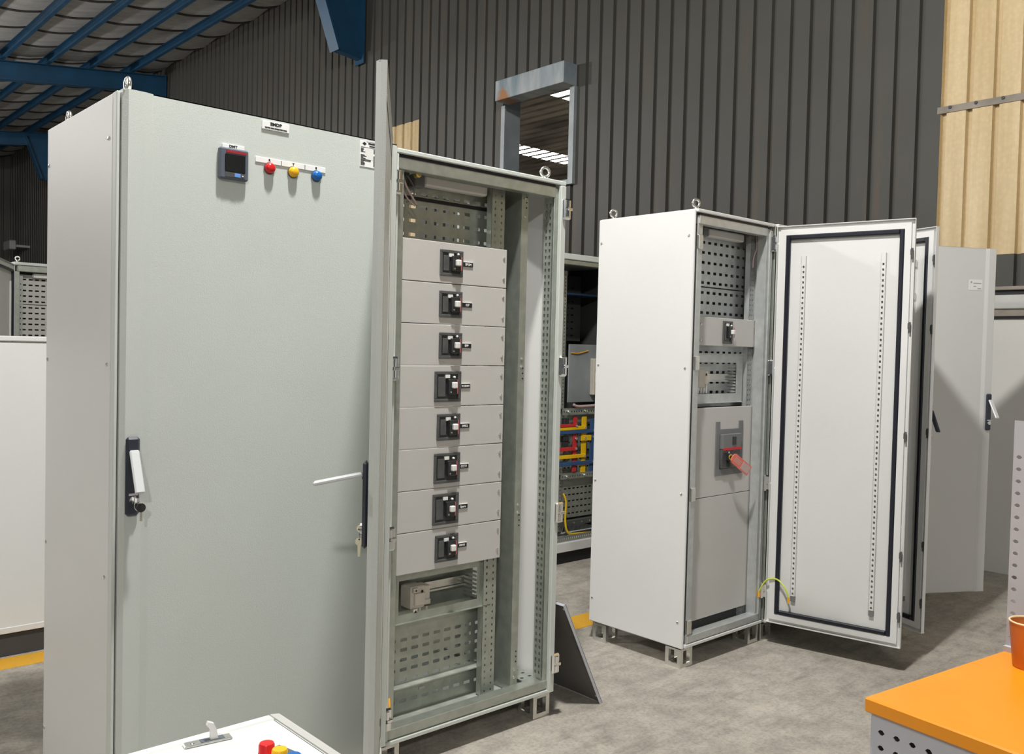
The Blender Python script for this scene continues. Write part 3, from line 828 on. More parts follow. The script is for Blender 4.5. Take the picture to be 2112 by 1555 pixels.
# inside face and holed edge of the right side
q = MB().perf((lx(1.6215), .056, .16), (0, -1, 0), (0, 0, 1), .045, 1.88, [.013, .033], [.02+.025*i for i in range(74)], .005, .0065, .002).build('holed_strip', 'galvanised', cB)
MB().cbox(lx(1.645), lx(1.672), -.012, .006, ZB+.004, ZT-.02, .002).build('door_jamb', 'paint_grey', cB)
MB().cbox(lx(.874), lx(.890), -.010, .006, ZB+.02, ZT-.02, .002).build('door_jamb', 'paint_grey', cB)
for z in (1.991, 1.385, .815, .219): inst(HINGE, 'hinge', cB, (lx(1.668), -.012, z))
for z in (1.985, 1.373, .808, .20): inst(HINGE, 'hinge', cB, (lx(.876), -.010, z))
# cabinet light, cable, knob and gland under the top
lamp = MB().cbox(lx(1.075), lx(1.366), .095, .135, 2.014, 2.050, .006).build('cabinet_light', 'white_plastic', cB)
MB().cbox(lx(1.030), lx(1.075), .095, .135, 2.005, 2.052, .004).build('light_end', 'plastic_mid', lamp)
MB().tube([(lx(.962), .075, 2.045), (lx(.965), .06, 2.00), (lx(.985), .055, 1.965), (lx(1.012), .055, 1.935)], .0036, 8).build('loose_cable', 'wire_pink', cB, smooth=True)
MB().tube([(lx(.957), .075, 2.045), (lx(.958), .066, 1.99), (lx(.972), .060, 1.955), (lx(1.005), .058, 1.930)], .0028, 8).build('loose_cable', 'wire_pink', cB, smooth=True)
MB().tube([(lx(.99), .09, 2.04), (lx(1.03), .10, 2.0), (lx(1.032), .11, 1.965), (lx(1.012), .12, 1.95)], .0025, 8).build('loose_cable', 'plastic_mid', cB, smooth=True)
MB().lathe((lx(1.000), .05, 2.035), (0, -1, 0), [(.012, 0), (.012, .018), (.008, .022)], 14).build('knob', 'brass', cB)
MB().lathe((lx(.952), .06, 2.038), (.3, -1, 0), [(.016, 0), (.015, .02), (.011, .022)], 14).build('cable_gland', 'black', cB)
MB().tube([(lx(.893), .02, .165), (lx(.897), -.004, .215), (lx(.905), .012, .262), (lx(.914), .03, .268)], .0048, 8).build('earth_wire', 'wire_orange', cB, smooth=True)
# DIN section
fo = din_window(cB, lx(.957), lx(1.41), .475, .652, .092, dx=.075, dz=.028)
MB().box(lx(1.10), lx(1.372), .176, .178, .546, .572).box(lx(1.10), lx(1.372), .168, .170, .572, .578).box(lx(1.10), lx(1.372), .168, .170, .540, .546).build('din_rail', 'zinc', cB)
MB().box(lx(.95), lx(1.42), .20, .202, .46, .66).build('rail_back', 'galvanised', cB)
mb_ = MB().cbox(lx(1.056), lx(1.118), .105, .168, .510, .590, .003).cbox(lx(1.060), lx(1.080), .092, .106, .570, .588, .002).cbox(lx(1.060), lx(1.078), .092, .106, .498, .512, .002).cbox(lx(1.070), lx(1.116), .097, .106, .522, .566, .002).build('terminal_block', 'cream_plastic', cB)
MB().cyl((lx(1.100), .0968, .572), (0, -1, 0), .0055, .001, 12).cyl((lx(1.070), .0918, .579), (0, -1, 0), .0035, .001, 10).cyl((lx(1.069), .0918, .505), (0, -1, 0), .0035, .001, 10).build('screw_holes', 'black', mb_)
k2 = MB().cbox(lx(1.122), lx(1.150), .115, .170, .516, .584, .003).cbox(lx(1.120), lx(1.148), .108, .118, .516, .535, .002).build('terminal_block', 'cream_plastic', cB)
for xx in (1.064, 1.084, 1.098, 1.128):
    MB().box(lx(xx), lx(xx+.006), .108, .112, .478, .510).build('terminal_tail', 'white_plastic', k2)

# open door of the breaker cabinet, hinged on its left and swung towards the viewer
dB, sgB = make_door(cB, .845, 1.995, (lx(.862), -.014), math.radians(-125.55), z0=.118, thick=.020, gy=-.0028, flush=True)
add_handle(dB, 1, .845-.040, 1.02-.118+.045, .020, 78)

# key bunches
kb = thing('key_bunch', 'silver key hanging from the handle lock of the closed cabinet door', 'keys', (.034, -.066, 1.023))
MB().cbox(-.0025, .0025, -.014, .004, -.006, .008, .001).build('key', 'chrome', kb)
MB().torus((.002, -.012, -.014), (1, .6, .1), .013, .0013, 20, 6).build('ring', 'chrome', kb)
MB().lathe((.004, -.022, -.016), (0, -1, 0), [(.012, 0), (.012, .004)], 16).build('key_fob', 'plastic_black', kb)
MB().cbox(.002, .009, -.022, -.020, -.052, -.028, .001).build('hanging_key', 'zinc', kb)

kc = thing('key_bunch', 'pair of pale keys hanging from the lock of the swung open cabinet door', 'keys', (.359, -.643, 1.006))
vd = Vector((-.563, -.826, 0)); sd = Vector((-.826, .563, 0))
def key_shape(m, c, blade):
    c = Vector(c); m.lathe(c, vd, [(.0095, -.001), (.0095, .001)], 20)
    b_ = c+Vector(blade)*.009; e_ = c+Vector(blade)*.036; w_ = Vector(blade).cross(vd)*.0028
    n = len(m.v)
    for d_ in (-.001, .001):
        for p_ in (b_-w_*1.4, e_-w_, e_+w_, b_+w_*1.4): m.v.append(tuple(p_+vd*d_))
    m.f += [(n, n+1, n+2, n+3), (n+7, n+6, n+5, n+4), (n, n+4, n+5, n+1), (n+1, n+5, n+6, n+2), (n+2, n+6, n+7, n+3), (n+3, n+7, n+4, n)]
    return m
key_shape(MB(), (0, 0, 0), (.81, -.58, 0)).build('key', 'brass_pale', kc)
MB().torus((-.004, -.002, -.015), sd, .008, .0008, 18, 6).build('ring', 'chrome', kc)
key_shape(MB(), (-.005, -.003, -.031), (0, 0, -1)).build('key', 'brass_pale', kc)
o = MB().lathe((-.005, -.003, -.0255), vd, [(.002, -.0013), (.002, .0013)], 8).lathe((-.004, 0, -.002), vd, [(.0022, -.0013), (.0022, .0013)], 8).build('key_hole', 'ink', kc)

# ------------------------------------------------------------------ open white cabinet on the right
BX, BY, BW, BDp = 2.512, -.012, .634, .580
cW = thing('switchgear_cabinet', 'open white cabinet with a red tag, standing alone by the yellow line', 'cabinet', (BX, BY, 0), .006)
frame(cW, BW, BDp, ZB, ZT, 'paint_pale', 'galvanised_light')
side_panel(cW, -.014, .0, BDp, ZB-.004, ZT, 'paint_pale', [(y if y < .3 else BDp-.02, z) for y, z in SCR])
MB().box(BW-.004, BW, .01, BDp, ZB+.01, ZT-.02).build('side_panel', 'galvanised_light', cW)
MB().box(.01, BW-.01, BDp-.004, BDp, ZB+.02, ZT-.02).build('back_panel', 'back_dark', cW)
feet(cW, BW, BDp); eyes(cW, BW, BDp, ZT, (EYE_Y, None, EYE_Y, None))
bx_ = lambda x: x-BX
YQ = .062
def front_panel(t, name, x0, x1, z0, z1, m='panel_beige', screws=(), y=YQ):
    o = MB().cbox(x0, x1, y, y+.012, z0, z1, .0015).build(name, m, t)
    for sx_, sz in screws: inst(SCREW, 'screw', o, (sx_, y, sz))
    return o
x0p, x1p = bx_(2.655), bx_(3.118)
front_panel(cW, 'blank_panel', x0p-.025, x1p, 1.486, 1.620, screws=[(x1p-.015, 1.585), (x1p-.015, 1.51), (x0p-.008, 1.585), (x0p-.008, 1.51)])
front_panel(cW, 'breaker_panel', x0p-.025, x1p+.012, .766, 1.192, screws=[(x1p, 1.145), (x1p, .80)])
front_panel(cW, 'blank_panel', x0p-.025, x1p+.012, .185, .763, screws=[(x1p, .73), (x1p, .24)])
breaker(cW, bx_(2.862), 1.553, .078, .108, YQ)
# large breaker with its collar
bb = MB().box(bx_(2.792), bx_(2.822), YQ-.006, YQ, .862, 1.122).box(bx_(2.985), bx_(3.018), YQ-.006, YQ, .862, 1.122).box(bx_(2.822), bx_(2.985), YQ-.006, YQ, .862, .893).box(bx_(2.822), bx_(2.985), YQ-.006, YQ, 1.048, 1.085).build('main_breaker', 'plastic_mid', cW)
MB().cbox(bx_(2.822), bx_(2.985), YQ-.002, YQ-.0005, .893, 1.048, .0004).build('breaker_recess', 'black', bb)
MB().cbox(bx_(2.826), bx_(2.981), YQ-.022, YQ-.002, .990, 1.062, .002).build('breaker_top', 'plastic_mid', bb)
MB().cbox(bx_(2.826), bx_(2.981), YQ-.018, YQ-.002, .896, .988, .002).build('breaker_face', 'plastic_dark', bb)
MB().box(bx_(2.828), bx_(2.979), YQ-.0235, YQ-.021, .984, .996).build('red_band', 'red', bb)
MB().cbox(bx_(2.905), bx_(2.933), YQ-.026, YQ-.021, 1.008, 1.048, .001).build('trip_window', 'plastic_black', bb)
MB().cbox(bx_(2.856), bx_(2.872), YQ-.040, YQ-.017, .935, .970, .002).box(bx_(2.866), bx_(2.876), YQ-.030, YQ-.017, .905, .935).build('breaker_toggle', 'plastic_black', bb)
MB().cyl((bx_(2.880), YQ-.018, .973), (0, -1, 0), .004, .004, 10).build('indicator', 'white_label', bb)
# mounting plates, rails and DIN window
xs2 = [bx_(2.668+.0492*i) for i in range(10)]
perf_plate(cW, 'mounting_plate', 'galvanised_light', bx_(2.645), bx_(3.135), .145, 1.772, 2.045, xs2, [1.790+.0482*i for i in range(5)], hw=.0125, hh=.0068)
perf_plate(cW, 'mounting_plate', 'galvanised_light', bx_(2.645), bx_(3.135), .145, 1.19, 1.766, xs2, [1.212+.0482*i for i in range(12)], hw=.0125, hh=.0068)
rack_rail(cW, bx_(3.075), bx_(3.112), .080, .13, 2.04, m='galvanised_light')
rack_rail(cW, bx_(2.585), bx_(2.62), .080, .13, 2.04, m='galvanised_light')
lampw = MB().cbox(bx_(2.745), bx_(3.045), .10, .14, 2.006, 2.044, .006).build('cabinet_light', 'white_plastic', cW)
MB().cbox(bx_(2.700), bx_(2.745), .10, .14, 2.004, 2.046, .004).build('light_end', 'plastic_mid', lampw)
MB().tube([(bx_(3.105), .07, 2.04), (bx_(3.10), .065, 1.98), (bx_(3.075), .065, 1.93), (bx_(3.07), .065, 1.88)], .004, 8).build('loose_cable', 'wire_pink', cW, smooth=True)
MB().lathe((bx_(3.110), .05, 2.035), (.2, -1, 0), [(.010, 0), (.010, .02), (.006, .024)], 12).build('knob', 'brass_pale', cW)
din_window(cW, bx_(2.635), bx_(3.055), 1.213, 1.448, .095, dx=.07, dz=.042, gm='galvanised_light')
MB().box(bx_(2.78), bx_(3.0), .130, .132, 1.318, 1.344).box(bx_(2.78), bx_(3.0), .122, .124, 1.344, 1.350).box(bx_(2.78), bx_(3.0), .122, .124, 1.312, 1.318).build('din_rail', 'zinc', cW)
tb = MB().cbox(bx_(2.70), bx_(2.752), .10, .125, 1.285, 1.375, .004).cbox(bx_(2.753), bx_(2.778), .10, .122, 1.30, 1.366, .003).build('terminal_block', 'cream_plastic', cW)
for xx in (2.702, 2.722, 2.745, 2.764): MB().box(bx_(xx), bx_(xx+.008), .104, .108, 1.258, 1.30).build('terminal_tail', 'white_plastic', tb)
MB().cyl((bx_(2.757), .0995, 1.348), (0, -1, 0), .006, .001, 12).build('screw_hole', 'black', tb)
MB().box(.03, BW-.06, .05, .20, .120, .126).build('base_tray', 'galvanised_dusty', cW)
MB().box(.03, BW-.06, .100, .102, .126, .185).build('tray_upstand', 'back_dark', cW)
# right-hand return seen beside the door
MB().cbox(bx_(3.117), bx_(3.140), .0, .105, ZB+.02, ZT-.035, .002).build('door_jamb', 'galvanised_light', cW)
for z in (2.0, 1.385, .81, .27): inst(HINGE, 'hinge', cW, (bx_(3.136), -.004, z))
for z in (1.95, 1.40, .80, .19): MB().cbox(.015, .048, -.003, .012, z-.03, z+.035, .003).build('lock_striker', 'zinc', cW)
# its door
dW, sgW = make_door(cW, .640, 1.965, (bx_(3.128), -.030), math.radians(101.0), mir=True, z0=.118, thick=.024, skin='paint_pale', inmat='paint_pale')
add_handle(dW, -1, .60, .95, .024, 3)
# earth bond to the door
ew = MB().tube([(bx_(3.118), .0, .262), (bx_(3.122), -.035, .325), (bx_(3.135), -.085, .34), (bx_(3.130), -.135, .31), (bx_(3.133), -.155, .262)], .0042, 8).build('earth_wire', 'wire_green', cW, smooth=True)
MB().cyl((bx_(3.118), .0, .236), (0, 0, 1), .0058, .028, 10).cyl((bx_(3.133), -.155, .236), (0, 0, 1), .0058, .028, 10).build('wire_sleeve', 'wire_orange', ew)

# red tag hanging on the big breaker
tg = thing('warning_tag', 'red plastic tag hanging from the large breaker of the open white cabinet', 'tag', (BX+bx_(2.862), BY+YQ-.05, .948))
sec = [(-.002, -.018), (.008, -.025), (.142, -.025), (.142, .025), (.008, .025), (-.002, .018), (-.006, .008), (-.006, -.008)]
o = MB().prism(sec, 'y', -.003, .003).build('tag_body', 'tag_red', tg); o.rotation_euler = (.15, math.radians(31), -.1); o.location = (-.012, -.012, .006)
o2 = MB().box(.012, .062, -.0036, -.003, .006, .010).box(.012, .062, -.0036, -.003, -.002, .002).box(.012, .062, -.0036, -.003, -.010, -.006).box(.074, .136, -.0036, -.003, -.019, .019).build('tag_window', 'wire_pink', o)
MB().torus((-.018, -.004, .008), (.3, 1, 0), .011, .0018, 18, 6).build('tag_ring', 'wire_yellow', tg)

# ------------------------------------------------------------------ cabinets further right
cV = thing('switchgear_cabinet', 'white cabinet hidden behind the wide open door, its own door half open', 'cabinet', (3.160, -.02, 0))
frame(cV, .612, .58, ZB, ZT, 'paint_pale'); feet(cV, .612, .58)
side_panel(cV, -.008, -.001, .58, ZB, ZT, 'galvanised'); MB().box(.606, .612, .01, .58, ZB, ZT-.02).build('side_panel', 'paint_pale', cV)
MB().box(.01, .60, .574, .58, ZB+.02, ZT-.02).build('back_panel', 'back_dark', cV)
perf_plate(cV, 'mounting_plate', 'galvanised', .06, .56, .15, .25, 2.0, [.085+.05*i for i in range(10)], [.30+.05*i for i in range(34)], hw=.0125, hh=.0065)
dV, s_ = make_door(cV, .612, 1.965, (.610, -.030), math.radians(70.5), mir=True, z0=.118, thick=.024, skin='paint_pale', inmat='paint_pale')
add_handle(dV, -1, .612-.035, 1.01, .024, 26, mat_lever='handle_base')  # shadow on this lever is put into its dark material
for z in (1.62, 1.78):
    MB().cbox(-(.612-.165), -(.612-.118), -.012, .004, z, z+.035, .002).build('door_bracket', 'zinc', dV)

cU = thing('switchgear_cabinet', 'white cabinet before the pale base wall with its door ajar towards the bench', 'cabinet', (3.985, -.05, 0))
frame(cU, .84, .58, ZB, ZT, 'paint_pale'); feet(cU, .84, .58)
side_panel(cU, -.008, -.001, .58, ZB, ZT, 'paint_pale'); MB().box(.834, .84, .01, .58, ZB, ZT-.02).build('side_panel', 'paint_pale', cU)
MB().box(.01, .83, .574, .58, ZB+.02, ZT-.02).build('back_panel', 'back_dark', cU)
dU, s_ = make_door(cU, .83, 1.975, (.004, -.030), math.radians(-28.0), z0=.112, thick=.026, skin='paint_pale')
add_handle(dU, 1, .83-.030, 1.04, .026, 30)
p = MB().cbox(.645, .735, -.0272, -.0262, 1.735, 1.795, .0004).build('maker_plate', 'white_label', dU)
k = MB().cyl((.660, -.0272, 1.780), (0, -1, 0), .0055, .0004, 12).box(.674, .728, -.0276, -.0272, 1.772, 1.777).box(.676, .694, -.0276, -.0272, 1.755, 1.759).box(.702, .728, -.0276, -.0272, 1.742, 1.747)
k.build('print', 'ink_grey', p)

# ------------------------------------------------------------------ back row: cabinet with coloured busbars
EX, EY = 3.28, 1.74
cE = thing('switchgear_cabinet', 'open cabinet behind, with red, yellow and blue busbars inside', 'cabinet', (EX, EY, 0))
EW = .85; ED = .65
ex = lambda x: x-EX
ey = .16
MB().cbox(0, EW, 0, ED, 2.055, 2.095, .004).build('top_panel', 'paint_grey', cE)
MB().cbox(0, EW, -.004, .03, 2.02, 2.05, .004).build('top_rail', 'galvanised', cE)
MB().cbox(0, EW, 0, ED, .085, .15, .004).build('base_frame', 'paint_pale', cE)
MB().cbox(.01, EW-.01, .03, ED-.02, 0, .085, .003).build('plinth', 'black', cE)
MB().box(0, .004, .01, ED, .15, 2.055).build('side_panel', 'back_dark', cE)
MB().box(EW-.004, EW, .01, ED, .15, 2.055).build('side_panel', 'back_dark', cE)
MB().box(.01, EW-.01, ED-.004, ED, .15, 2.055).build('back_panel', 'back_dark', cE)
for xx in (.0, EW-.04):
    MB().cbox(xx, xx+.04, -.004, .04, .15, 2.02, .002).build('frame_post', 'galvanised', cE)
rack_rail(cE, ex(3.60), ex(3.655), ey+.02, .18, 2.0, cols=2, m='galvanised')
MB().box(.04, EW-.04, ey+.10, ey+.30, 1.845, 1.858).build('shelf', 'bus_blue', cE)
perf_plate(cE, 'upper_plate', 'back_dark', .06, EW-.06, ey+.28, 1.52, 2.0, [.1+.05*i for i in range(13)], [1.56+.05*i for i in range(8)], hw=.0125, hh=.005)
MB().cbox(ex(3.672), ex(4.08), ey, ey+.01, 1.085, 1.492, .003).build('blank_plate', 'flashing', cE)
MB().tube([(ex(3.69), ey-.005, 1.432), (ex(3.76), ey-.008, 1.43), (ex(3.86), ey-.006, 1.45)], .004, 6).build('cable', 'wire_orange', cE)
fu = MB().cbox(ex(3.888), ex(3.985), ey-.04, ey, 1.135, 1.395, .005).build('fuse_holder', 'cream_plastic', cE)
MB().cbox(ex(3.912), ex(3.96), ey-.055, ey-.038, 1.31, 1.375, .003).build('fuse', 'white_plastic', fu)
MB().cbox(ex(3.912), ex(3.96), ey-.055, ey-.038, 1.16, 1.215, .003).build('fuse', 'brass', fu)
MB().box(ex(3.905), ex(3.97), ey-.045, ey-.038, 1.225, 1.30).build('fuse_label', 'white_label', fu)
MB().tube([(ex(3.70), ey-.03, 1.072), (ex(3.75), ey-.03, 1.058), (ex(3.95), ey-.03, 1.062)], .010, 8).build('conduit', 'wire_pink', cE, smooth=True)
for z0, z1, nm in ((1.0, 1.045, 'busbar_support'), (.552, .588, 'busbar_support')):
    q = MB().perf((ex(3.60), ey-.02, z0), (1, 0, 0), (0, 0, 1), .345, z1-z0, [.02+.025*i for i in range(13)], [(z1-z0)/2], .005, .006, .004).box(ex(3.60), ex(3.945), ey-.016, ey+.02, z1-.003, z1).build(nm, 'galvanised', cE)
    for xx in (3.66, 3.84): MB().cyl((ex(xx), ey-.02, (z0+z1)/2), (0, -1, 0), .010, .012, 6).build('bolt', 'zinc', q)
for nm, x0, x1, m, zz in (('red', 3.729, 3.767, 'bus_red', (.596, .985)), ('yellow', 3.816, 3.862, 'bus_yellow', (.575, .985)), ('blue', 3.905, 3.955, 'bus_blue', (.57, .965))):
    b = MB().cbox(ex(x0), ex(x1), ey-.008, ey+.002, zz[0], zz[1], .002).build('busbar', m, cE); tag(b, nm+' vertical busbar')
    rows = {'red': (.925, .835, .765), 'yellow': (.908, .835, .708), 'blue': (.885, .838, .660)}[nm]
    for z in rows: MB().cyl((ex((x0+x1)/2), ey-.012, z-.004), (0, -1, 0), .010, .012, 6).build('bolt', 'zinc', b)
for nm, x1, m, zs in (('red', 3.755, 'bus_red', (.925, .762)), ('yellow', 3.850, 'bus_yellow', (.907, .708)), ('blue', 3.945, 'bus_blue', (.880, .658))):
    for z in zs:
        b = MB().cbox(ex(3.44), ex(x1), ey-.020, ey-.010, z-.014, z+.012, .002).build('link_bar', m, cE); tag(b, nm+' horizontal link bar')
MB().cbox(ex(3.80), ex(3.90), ey-.022, ey-.012, .812, .850, .002).build('link_bar', 'bus_yellow', cE)
for z in (.955, .83, .80): MB().cbox(ex(3.635), ex(3.685), ey-.008, ey+.02, z-.02, z+.02, .003).build('clamp', 'plastic_black', cE)
perf_plate(cE, 'mounting_plate', 'galvanised', ex(3.61), EW-.05, ey+.10, .52, 1.0, [ex(3.61)+.03+.04*i for i in range(12)], [.55+.06*i for i in range(7)], hw=.010, hh=.006)
perf_plate(cE, 'mounting_plate', 'galvanised', ex(3.66), EW-.05, ey+.02, .27, .545, [ex(3.66)+.03+.042*i for i in range(10)], [.30+.044*i for i in range(5)], hw=.013, hh=.005)
MB().cbox(.05, EW-.05, ey-.04, ey, .228, .262, .002).build('cross_bar', 'back_dark', cE)
for i in range(8): MB().cyl((.12+.08*i, ey-.04, .245), (0, -1, 0), .007, .005, 8).build('bolt', 'zinc', cE)
MB().tube([(ex(3.60), ey-.05, .46), (ex(3.618), ey-.06, .40), (ex(3.615), ey-.06, .27), (ex(3.65), ey-.06, .185), (ex(3.78), ey-.05, .165), (ex(3.95), ey-.05, .155)], .008, 8).build('earth_cable', 'wire_yellow', cE, smooth=True)
q = MB().perf((.05, .02, .151), (1, 0, 0), (0, 0, 1), EW-.1, .04, [.02+.02*i for i in range(36)], [.02], .004, .006, .003).build('base_rail', 'galvanised', cE)

# ------------------------------------------------------------------ low white cabinet at the far left
cF = thing('low_cabinet', 'low white cabinet on a dark plinth behind the yellow line at far left', 'cabinet', (-.95, 2.02, 0))
MB().cbox(0, 1.9, 0, .45, .105, 1.425, .006).build('body', 'paint_pale', cF)
MB().cbox(-.006, 1.906, -.008, .458, 1.428, 1.452, .004).build('top_panel', 'paint_pale', cF)
MB().cbox(.0, 1.9, -.006, .0, .108, .136, .002).build('bottom_lip', 'paint_pale', cF)
MB().cbox(.01, 1.89, .01, .44, 0, .104, .003).build('plinth', 'plinth', cF)

# ------------------------------------------------------------------ open cabinet far behind it
DX, DY = 1.205, 6.2
cD = thing('switchgear_cabinet', 'open cabinet with slotted plates far behind the low white cabinet', 'cabinet', (DX, DY, 0))
DW = .8
MB().cbox(0, DW, -.006, .6, 2.075, 2.10, .003).build('top_panel', 'paint_grey', cD)
MB().cbox(.03, DW-.03, 0, .05, 2.02, 2.072, .003).build('top_rail', 'galvanised', cD)
MB().cbox(0, DW, 0, .6, .1, .15, .003).build('base_frame', 'paint_grey', cD)
for xx in (0, DW-.05): MB().cbox(xx+.005, xx+.045, 0, .05, .15, 2.02, .003).build('frame_post', 'galvanised', cD)
rack_rail(cD, .055, .09, .08, .2, 2.0, cols=1, pitch=.05)
perf_plate(cD, 'mounting_plate', 'ledge_grey', .085, .72, .12, 1.742, 2.0, [.11+.0515*i for i in range(12)], [1.765+.0485*i for i in range(5)], hw=.016, hh=.0068)
perf_plate(cD, 'mounting_plate', 'ledge_grey', .085, .72, .12, 1.25, 1.736, [.11+.0515*i for i in range(12)], [1.2745+.0485*i for i in range(10)], hw=.016, hh=.0068)
MB().cbox(.17, .6, .06, .11, 1.975, 2.015, .004).build('cabinet_light', 'white_plastic', cD)
MB().box(0, .004, .05, .6, .15, 2.07).build('side_panel', 'paint_grey', cD); MB().box(DW-.004, DW, .05, .6, .15, 2.07).build('side_panel', 'paint_grey', cD)
MB().box(.01, DW-.01, .595, .6, .15, 2.07).build('back_panel', 'back_dark', cD)
feet(cD, DW, .6); inst(EYE_Y, 'eye_bolt', cD, (.035, .035, 2.1))
make_door(cD, .8, 1.96, (.006, -.01), math.radians(-112), z0=.115, thick=.024)

# ------------------------------------------------------------------ sheet leaning on the cabinet
ls = thing('leaning_sheet', 'dark grey sheet metal panel leaning against the open breaker cabinet on the floor', 'panel', (1.932, -.035, 0.001))
ht = .505; an = math.atan2(.232, .45)
o = MB().cbox(0, .0022, 0, .95, 0, ht, .0006).build('sheet', 'sheet_dark', ls); o.rotation_euler = (0, -an, 0)
e_ = MB().box(-.012, .0, 0, .95, ht-.0022, ht).box(.0022, .004, -.0006, .004, 0, ht).box(-.012, 0, -.0006, .0016, .0, ht).build('folded_edge', 'bench_grey', ls); e_.rotation_euler = (0, -an, 0)
o = MB().cyl((-.0005, .02, .03), (-1, 0, 0), .005, .0006, 10).cyl((-.0005, .02, ht-.03), (-1, 0, 0), .005, .0006, 10).build('fixing_hole', 'white_label', ls); o.rotation_euler = (0, -an, 0)

# ------------------------------------------------------------------ cabinet lying face up in front
GX, GY, GZ = -.064, -1.056, .80
cG = thing('lying_cabinet', 'white control cabinet lying face up with a latch and lamps in the foreground', 'cabinet', (GX-.72, GY-.62, 0))
GW, GD = .72, .62
MB().cbox(0, GW, 0, GD, .52, GZ-.022, .004).build('body', 'paint_pale', cG)
f = MB().cbox(0, GW-.022, GD-.022, GD, GZ-.022, GZ, .003).cbox(0, GW-.022, 0, .022, GZ-.022, GZ, .003).cbox(0, .022, .022, GD-.022, GZ-.022, GZ, .003).box(GW-.0236, GW-.022, .022, GD-.022, GZ-.024, GZ-.003)
f.build('rim', 'paint_inner', cG)
MB().prism([(GW-.022, GZ-.022), (GW, GZ-.022), (GW, GZ-.010), (GW-.004, GZ-.003), (GW-.022, GZ)], 'y', .0, GD-.001).build('edge_strip', 'ledge_grey', cG)
MB().box(GW-.0250, GW-.0222, .024, GD-.024, GZ-.020, GZ-.0035).build('edge_seal', 'gasket', cG)
lid = MB().cbox(.0235, GW-.0255, .0235, GD-.0235, GZ-.020, GZ-.001, .002).build('door', 'paint_pale', cG)
gx = lambda x: x-(GX-.72); gy = lambda y: y-(GY-.62)
la = MB().cbox(-.038, .038, -.0095, .0095, 0, .004, .0015).build('latch', 'zinc', lid, (gx(-.214), gy(-1.094), GZ-.001), math.radians(-8))
MB().box(-.012, .026, -.0065, .0065, .0036, .0046).build('latch_slot', 'plastic_slate', la)
MB().cyl((-.024, 0, .004), (0, 0, 1), .0035, .001, 10).build('latch_rivet', 'chrome', la)
q = MB().prism([(-.006, 0), (.006, 0), (.004, .014), (-.001, .026), (-.010, .030), (-.012, .024), (-.006, .016)], 'y', -.004, .004).build('latch_lever', 'white_plastic', la, (.010, 0, .004)); 
for nm, mm, dx_, dy_ in (('red', 'red', -.1605, -1.192), ('yellow', 'yellow', -.1545, -1.2235), ('blue', 'blue', -.148, -1.255)):
    l = MB().lathe((gx(dx_), gy(dy_), GZ-.001), (0, 0, 1), [(.0132, 0), (.0132, .003), (.0125, .004), (.0125, .015), (.011, .018), (.004, .0185)], 22).build('indicator_lamp', mm, lid); smooth_by_angle(l, 40); tag(l, nm+' indicator lamp')
pl = MB().cbox(-.012, .012, -.10, .004, 0, .0015, .0005).build('lamp_legend', 'plastic_slate', lid, (gx(-.141), gy(-1.183), GZ-.001), math.radians(12))
MB().box(-.006, .006, -.012, -.005, .0015, .002).build('legend_mark', 'white_label', pl)
st = thing('trestle', 'low timber trestle carrying the lying white cabinet', 'stand', (GX-.72, GY-.62, 0))
for yy in (.06, .50): MB().cbox(.02, GW-.02, yy, yy+.07, .45, .52, .004).build('beam', 'wood', st)
for xx in (.04, GW-.11):
    for yy in (.06, .50): MB().cbox(xx, xx+.07, yy, yy+.07, 0, .45, .004).build('leg', 'wood', st)

# ------------------------------------------------------------------ orange topped bench
bench = thing('work_bench', 'slotted grey work bench with an orange top in the right foreground', 'bench', (.824, -1.682, 0), math.radians(-7.5))
BL, BDx = 1.25, .53
MB().cbox(0, BDx, -BL, 0, .772, .80, .003).build('table_top', 'orange_top', bench)
tp = .03
q = MB().perf((.012, -.008, .16), (0, -1, 0), (0, 0, 1), BL-.016, .61, [.022+.0315*i for i in range(38)], [.018+.0295*i for i in range(20)], .0068, .0048, .002, ch=.9).build('slotted_side', 'bench_grey', bench)
MB().box(.014, BDx-.01, -.0145, -.010, .16, .772).build('end_panel', 'bench_grey', bench)
MB().box(.014, BDx-.01, -BL+.010, -BL+.0145, .16, .772).build('end_panel', 'bench_grey', bench)
MB().box(BDx-.014, BDx-.010, -BL+.0145, -.0145, .16, .772).build('back_panel', 'bench_grey', bench)
MB().box(.05, BDx-.03, -BL+.03, -.03, .30, .31).build('shelf', 'bench_grey', bench)
for xx in (.014, BDx-.06):
    for yy in (-.06, -BL+.015): MB().cbox(xx, xx+.045, yy, yy+.045, 0, .16, .003).build('leg', 'bench_grey', bench)
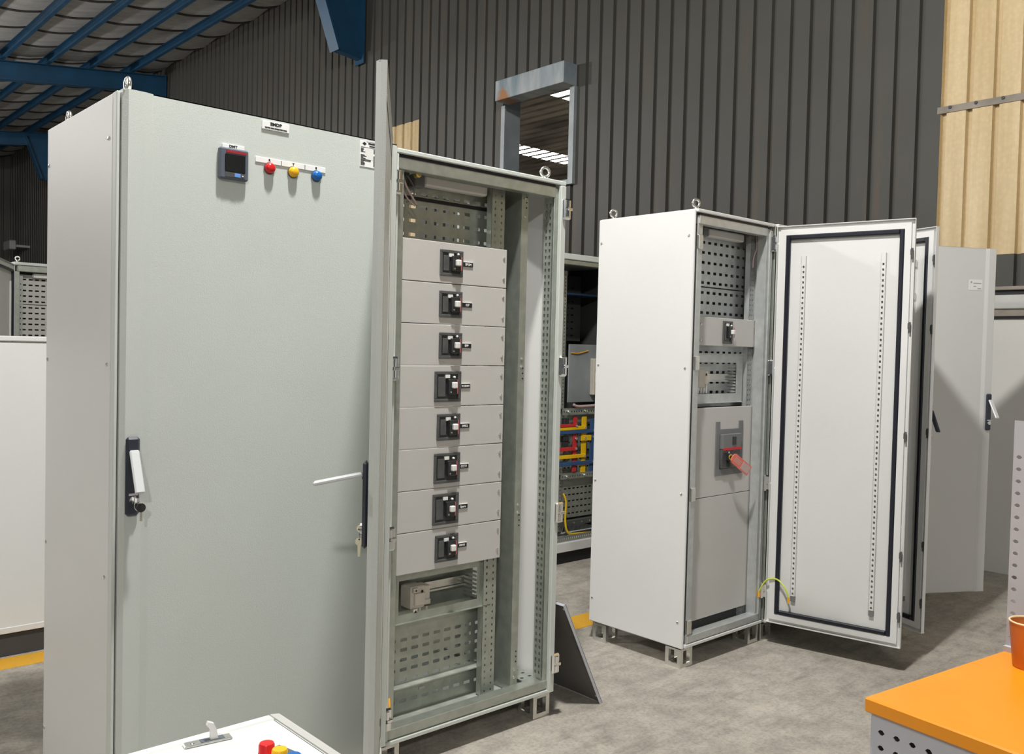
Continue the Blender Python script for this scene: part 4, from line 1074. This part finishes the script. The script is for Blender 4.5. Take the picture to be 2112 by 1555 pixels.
q = MB().perf((BDx-.004, .0, .805), (0, -1, 0), (0, 0, 1), BL-.02, .51, [.0125+.0335*i for i in range(36)], [.027+.0268*i for i in range(16)], .0062, .0042, .002, ch=.9).build('slotted_board', 'bench_grey', bench)
MB().box(BDx-.016, BDx-.004, -BL+.02, .0, .800, .812).build('board_foot', 'bench_grey', bench)
# blue plastic bag hung behind the board
bw = thing('plastic_bag', 'blue plastic bag hanging behind the slotted bench board', 'bag', bench.matrix_world @ Vector((0, 0, 0)))
bw.location = (.824, -1.682, 0); bw.rotation_euler = (0, 0, math.radians(-7.5))
m = MB(); nx = 10; nz = 16
rr = random.Random(9)
for j in range(nz+1):
    for i in range(nx+1):
        y = -.022-.24*i/nx; z = .86+.464*j/nz
        top = .012*math.sin(i*.9) if j == nz else 0
        m.v.append((BDx+.006+.012*math.sin(i*1.3+j*.5)**2, y+(.006*math.sin(j*.8) if i in (0,) else 0), z+top))
k0 = len(m.v)
for v in list(m.v): m.v.append((v[0]+.022, v[1], v[2]))
for j in range(nz):
    for i in range(nx):
        a = j*(nx+1)+i; m.f.append((a, a+1, a+nx+2, a+nx+1)); m.f.append((k0+a, k0+a+nx+1, k0+a+nx+2, k0+a+1))
for i in range(nx):
    a = nz*(nx+1)+i; m.f.append((a, a+1, k0+a+1, k0+a)); m.f.append((i+1, i, k0+i, k0+i+1))
for j in range(nz):
    a = j*(nx+1); m.f.append((a, a+nx+1, k0+a+nx+1, k0+a)); a += nx; m.f.append((a+nx+1, a, k0+a, k0+a+nx+1))
m.build('bag_body', 'blue_plastic', bw, smooth=True)
# orange cup
cup = thing('cup', 'orange plastic cup standing on the orange bench top', 'cup', (1.262, -1.826, .8005))
s = MB().lathe((0, 0, 0), (0, 0, 1), [(.030, 0), (.0315, .003), (.0405, .096), (.0385, .096), (.0295, .006), (.001, .005)], 32); o = s.build('cup_body', 'cup_orange', cup); smooth_by_angle(o, 45)
MB().torus((0, 0, .0965), (0, 0, 1), .0398, .0021, 36, 8).build('cup_rim', 'cup_rim', cup, smooth=True)
MB().cyl((0, 0, .080), (0, 0, 1), .0365, .001, 28).build('contents', 'flashing', cup)
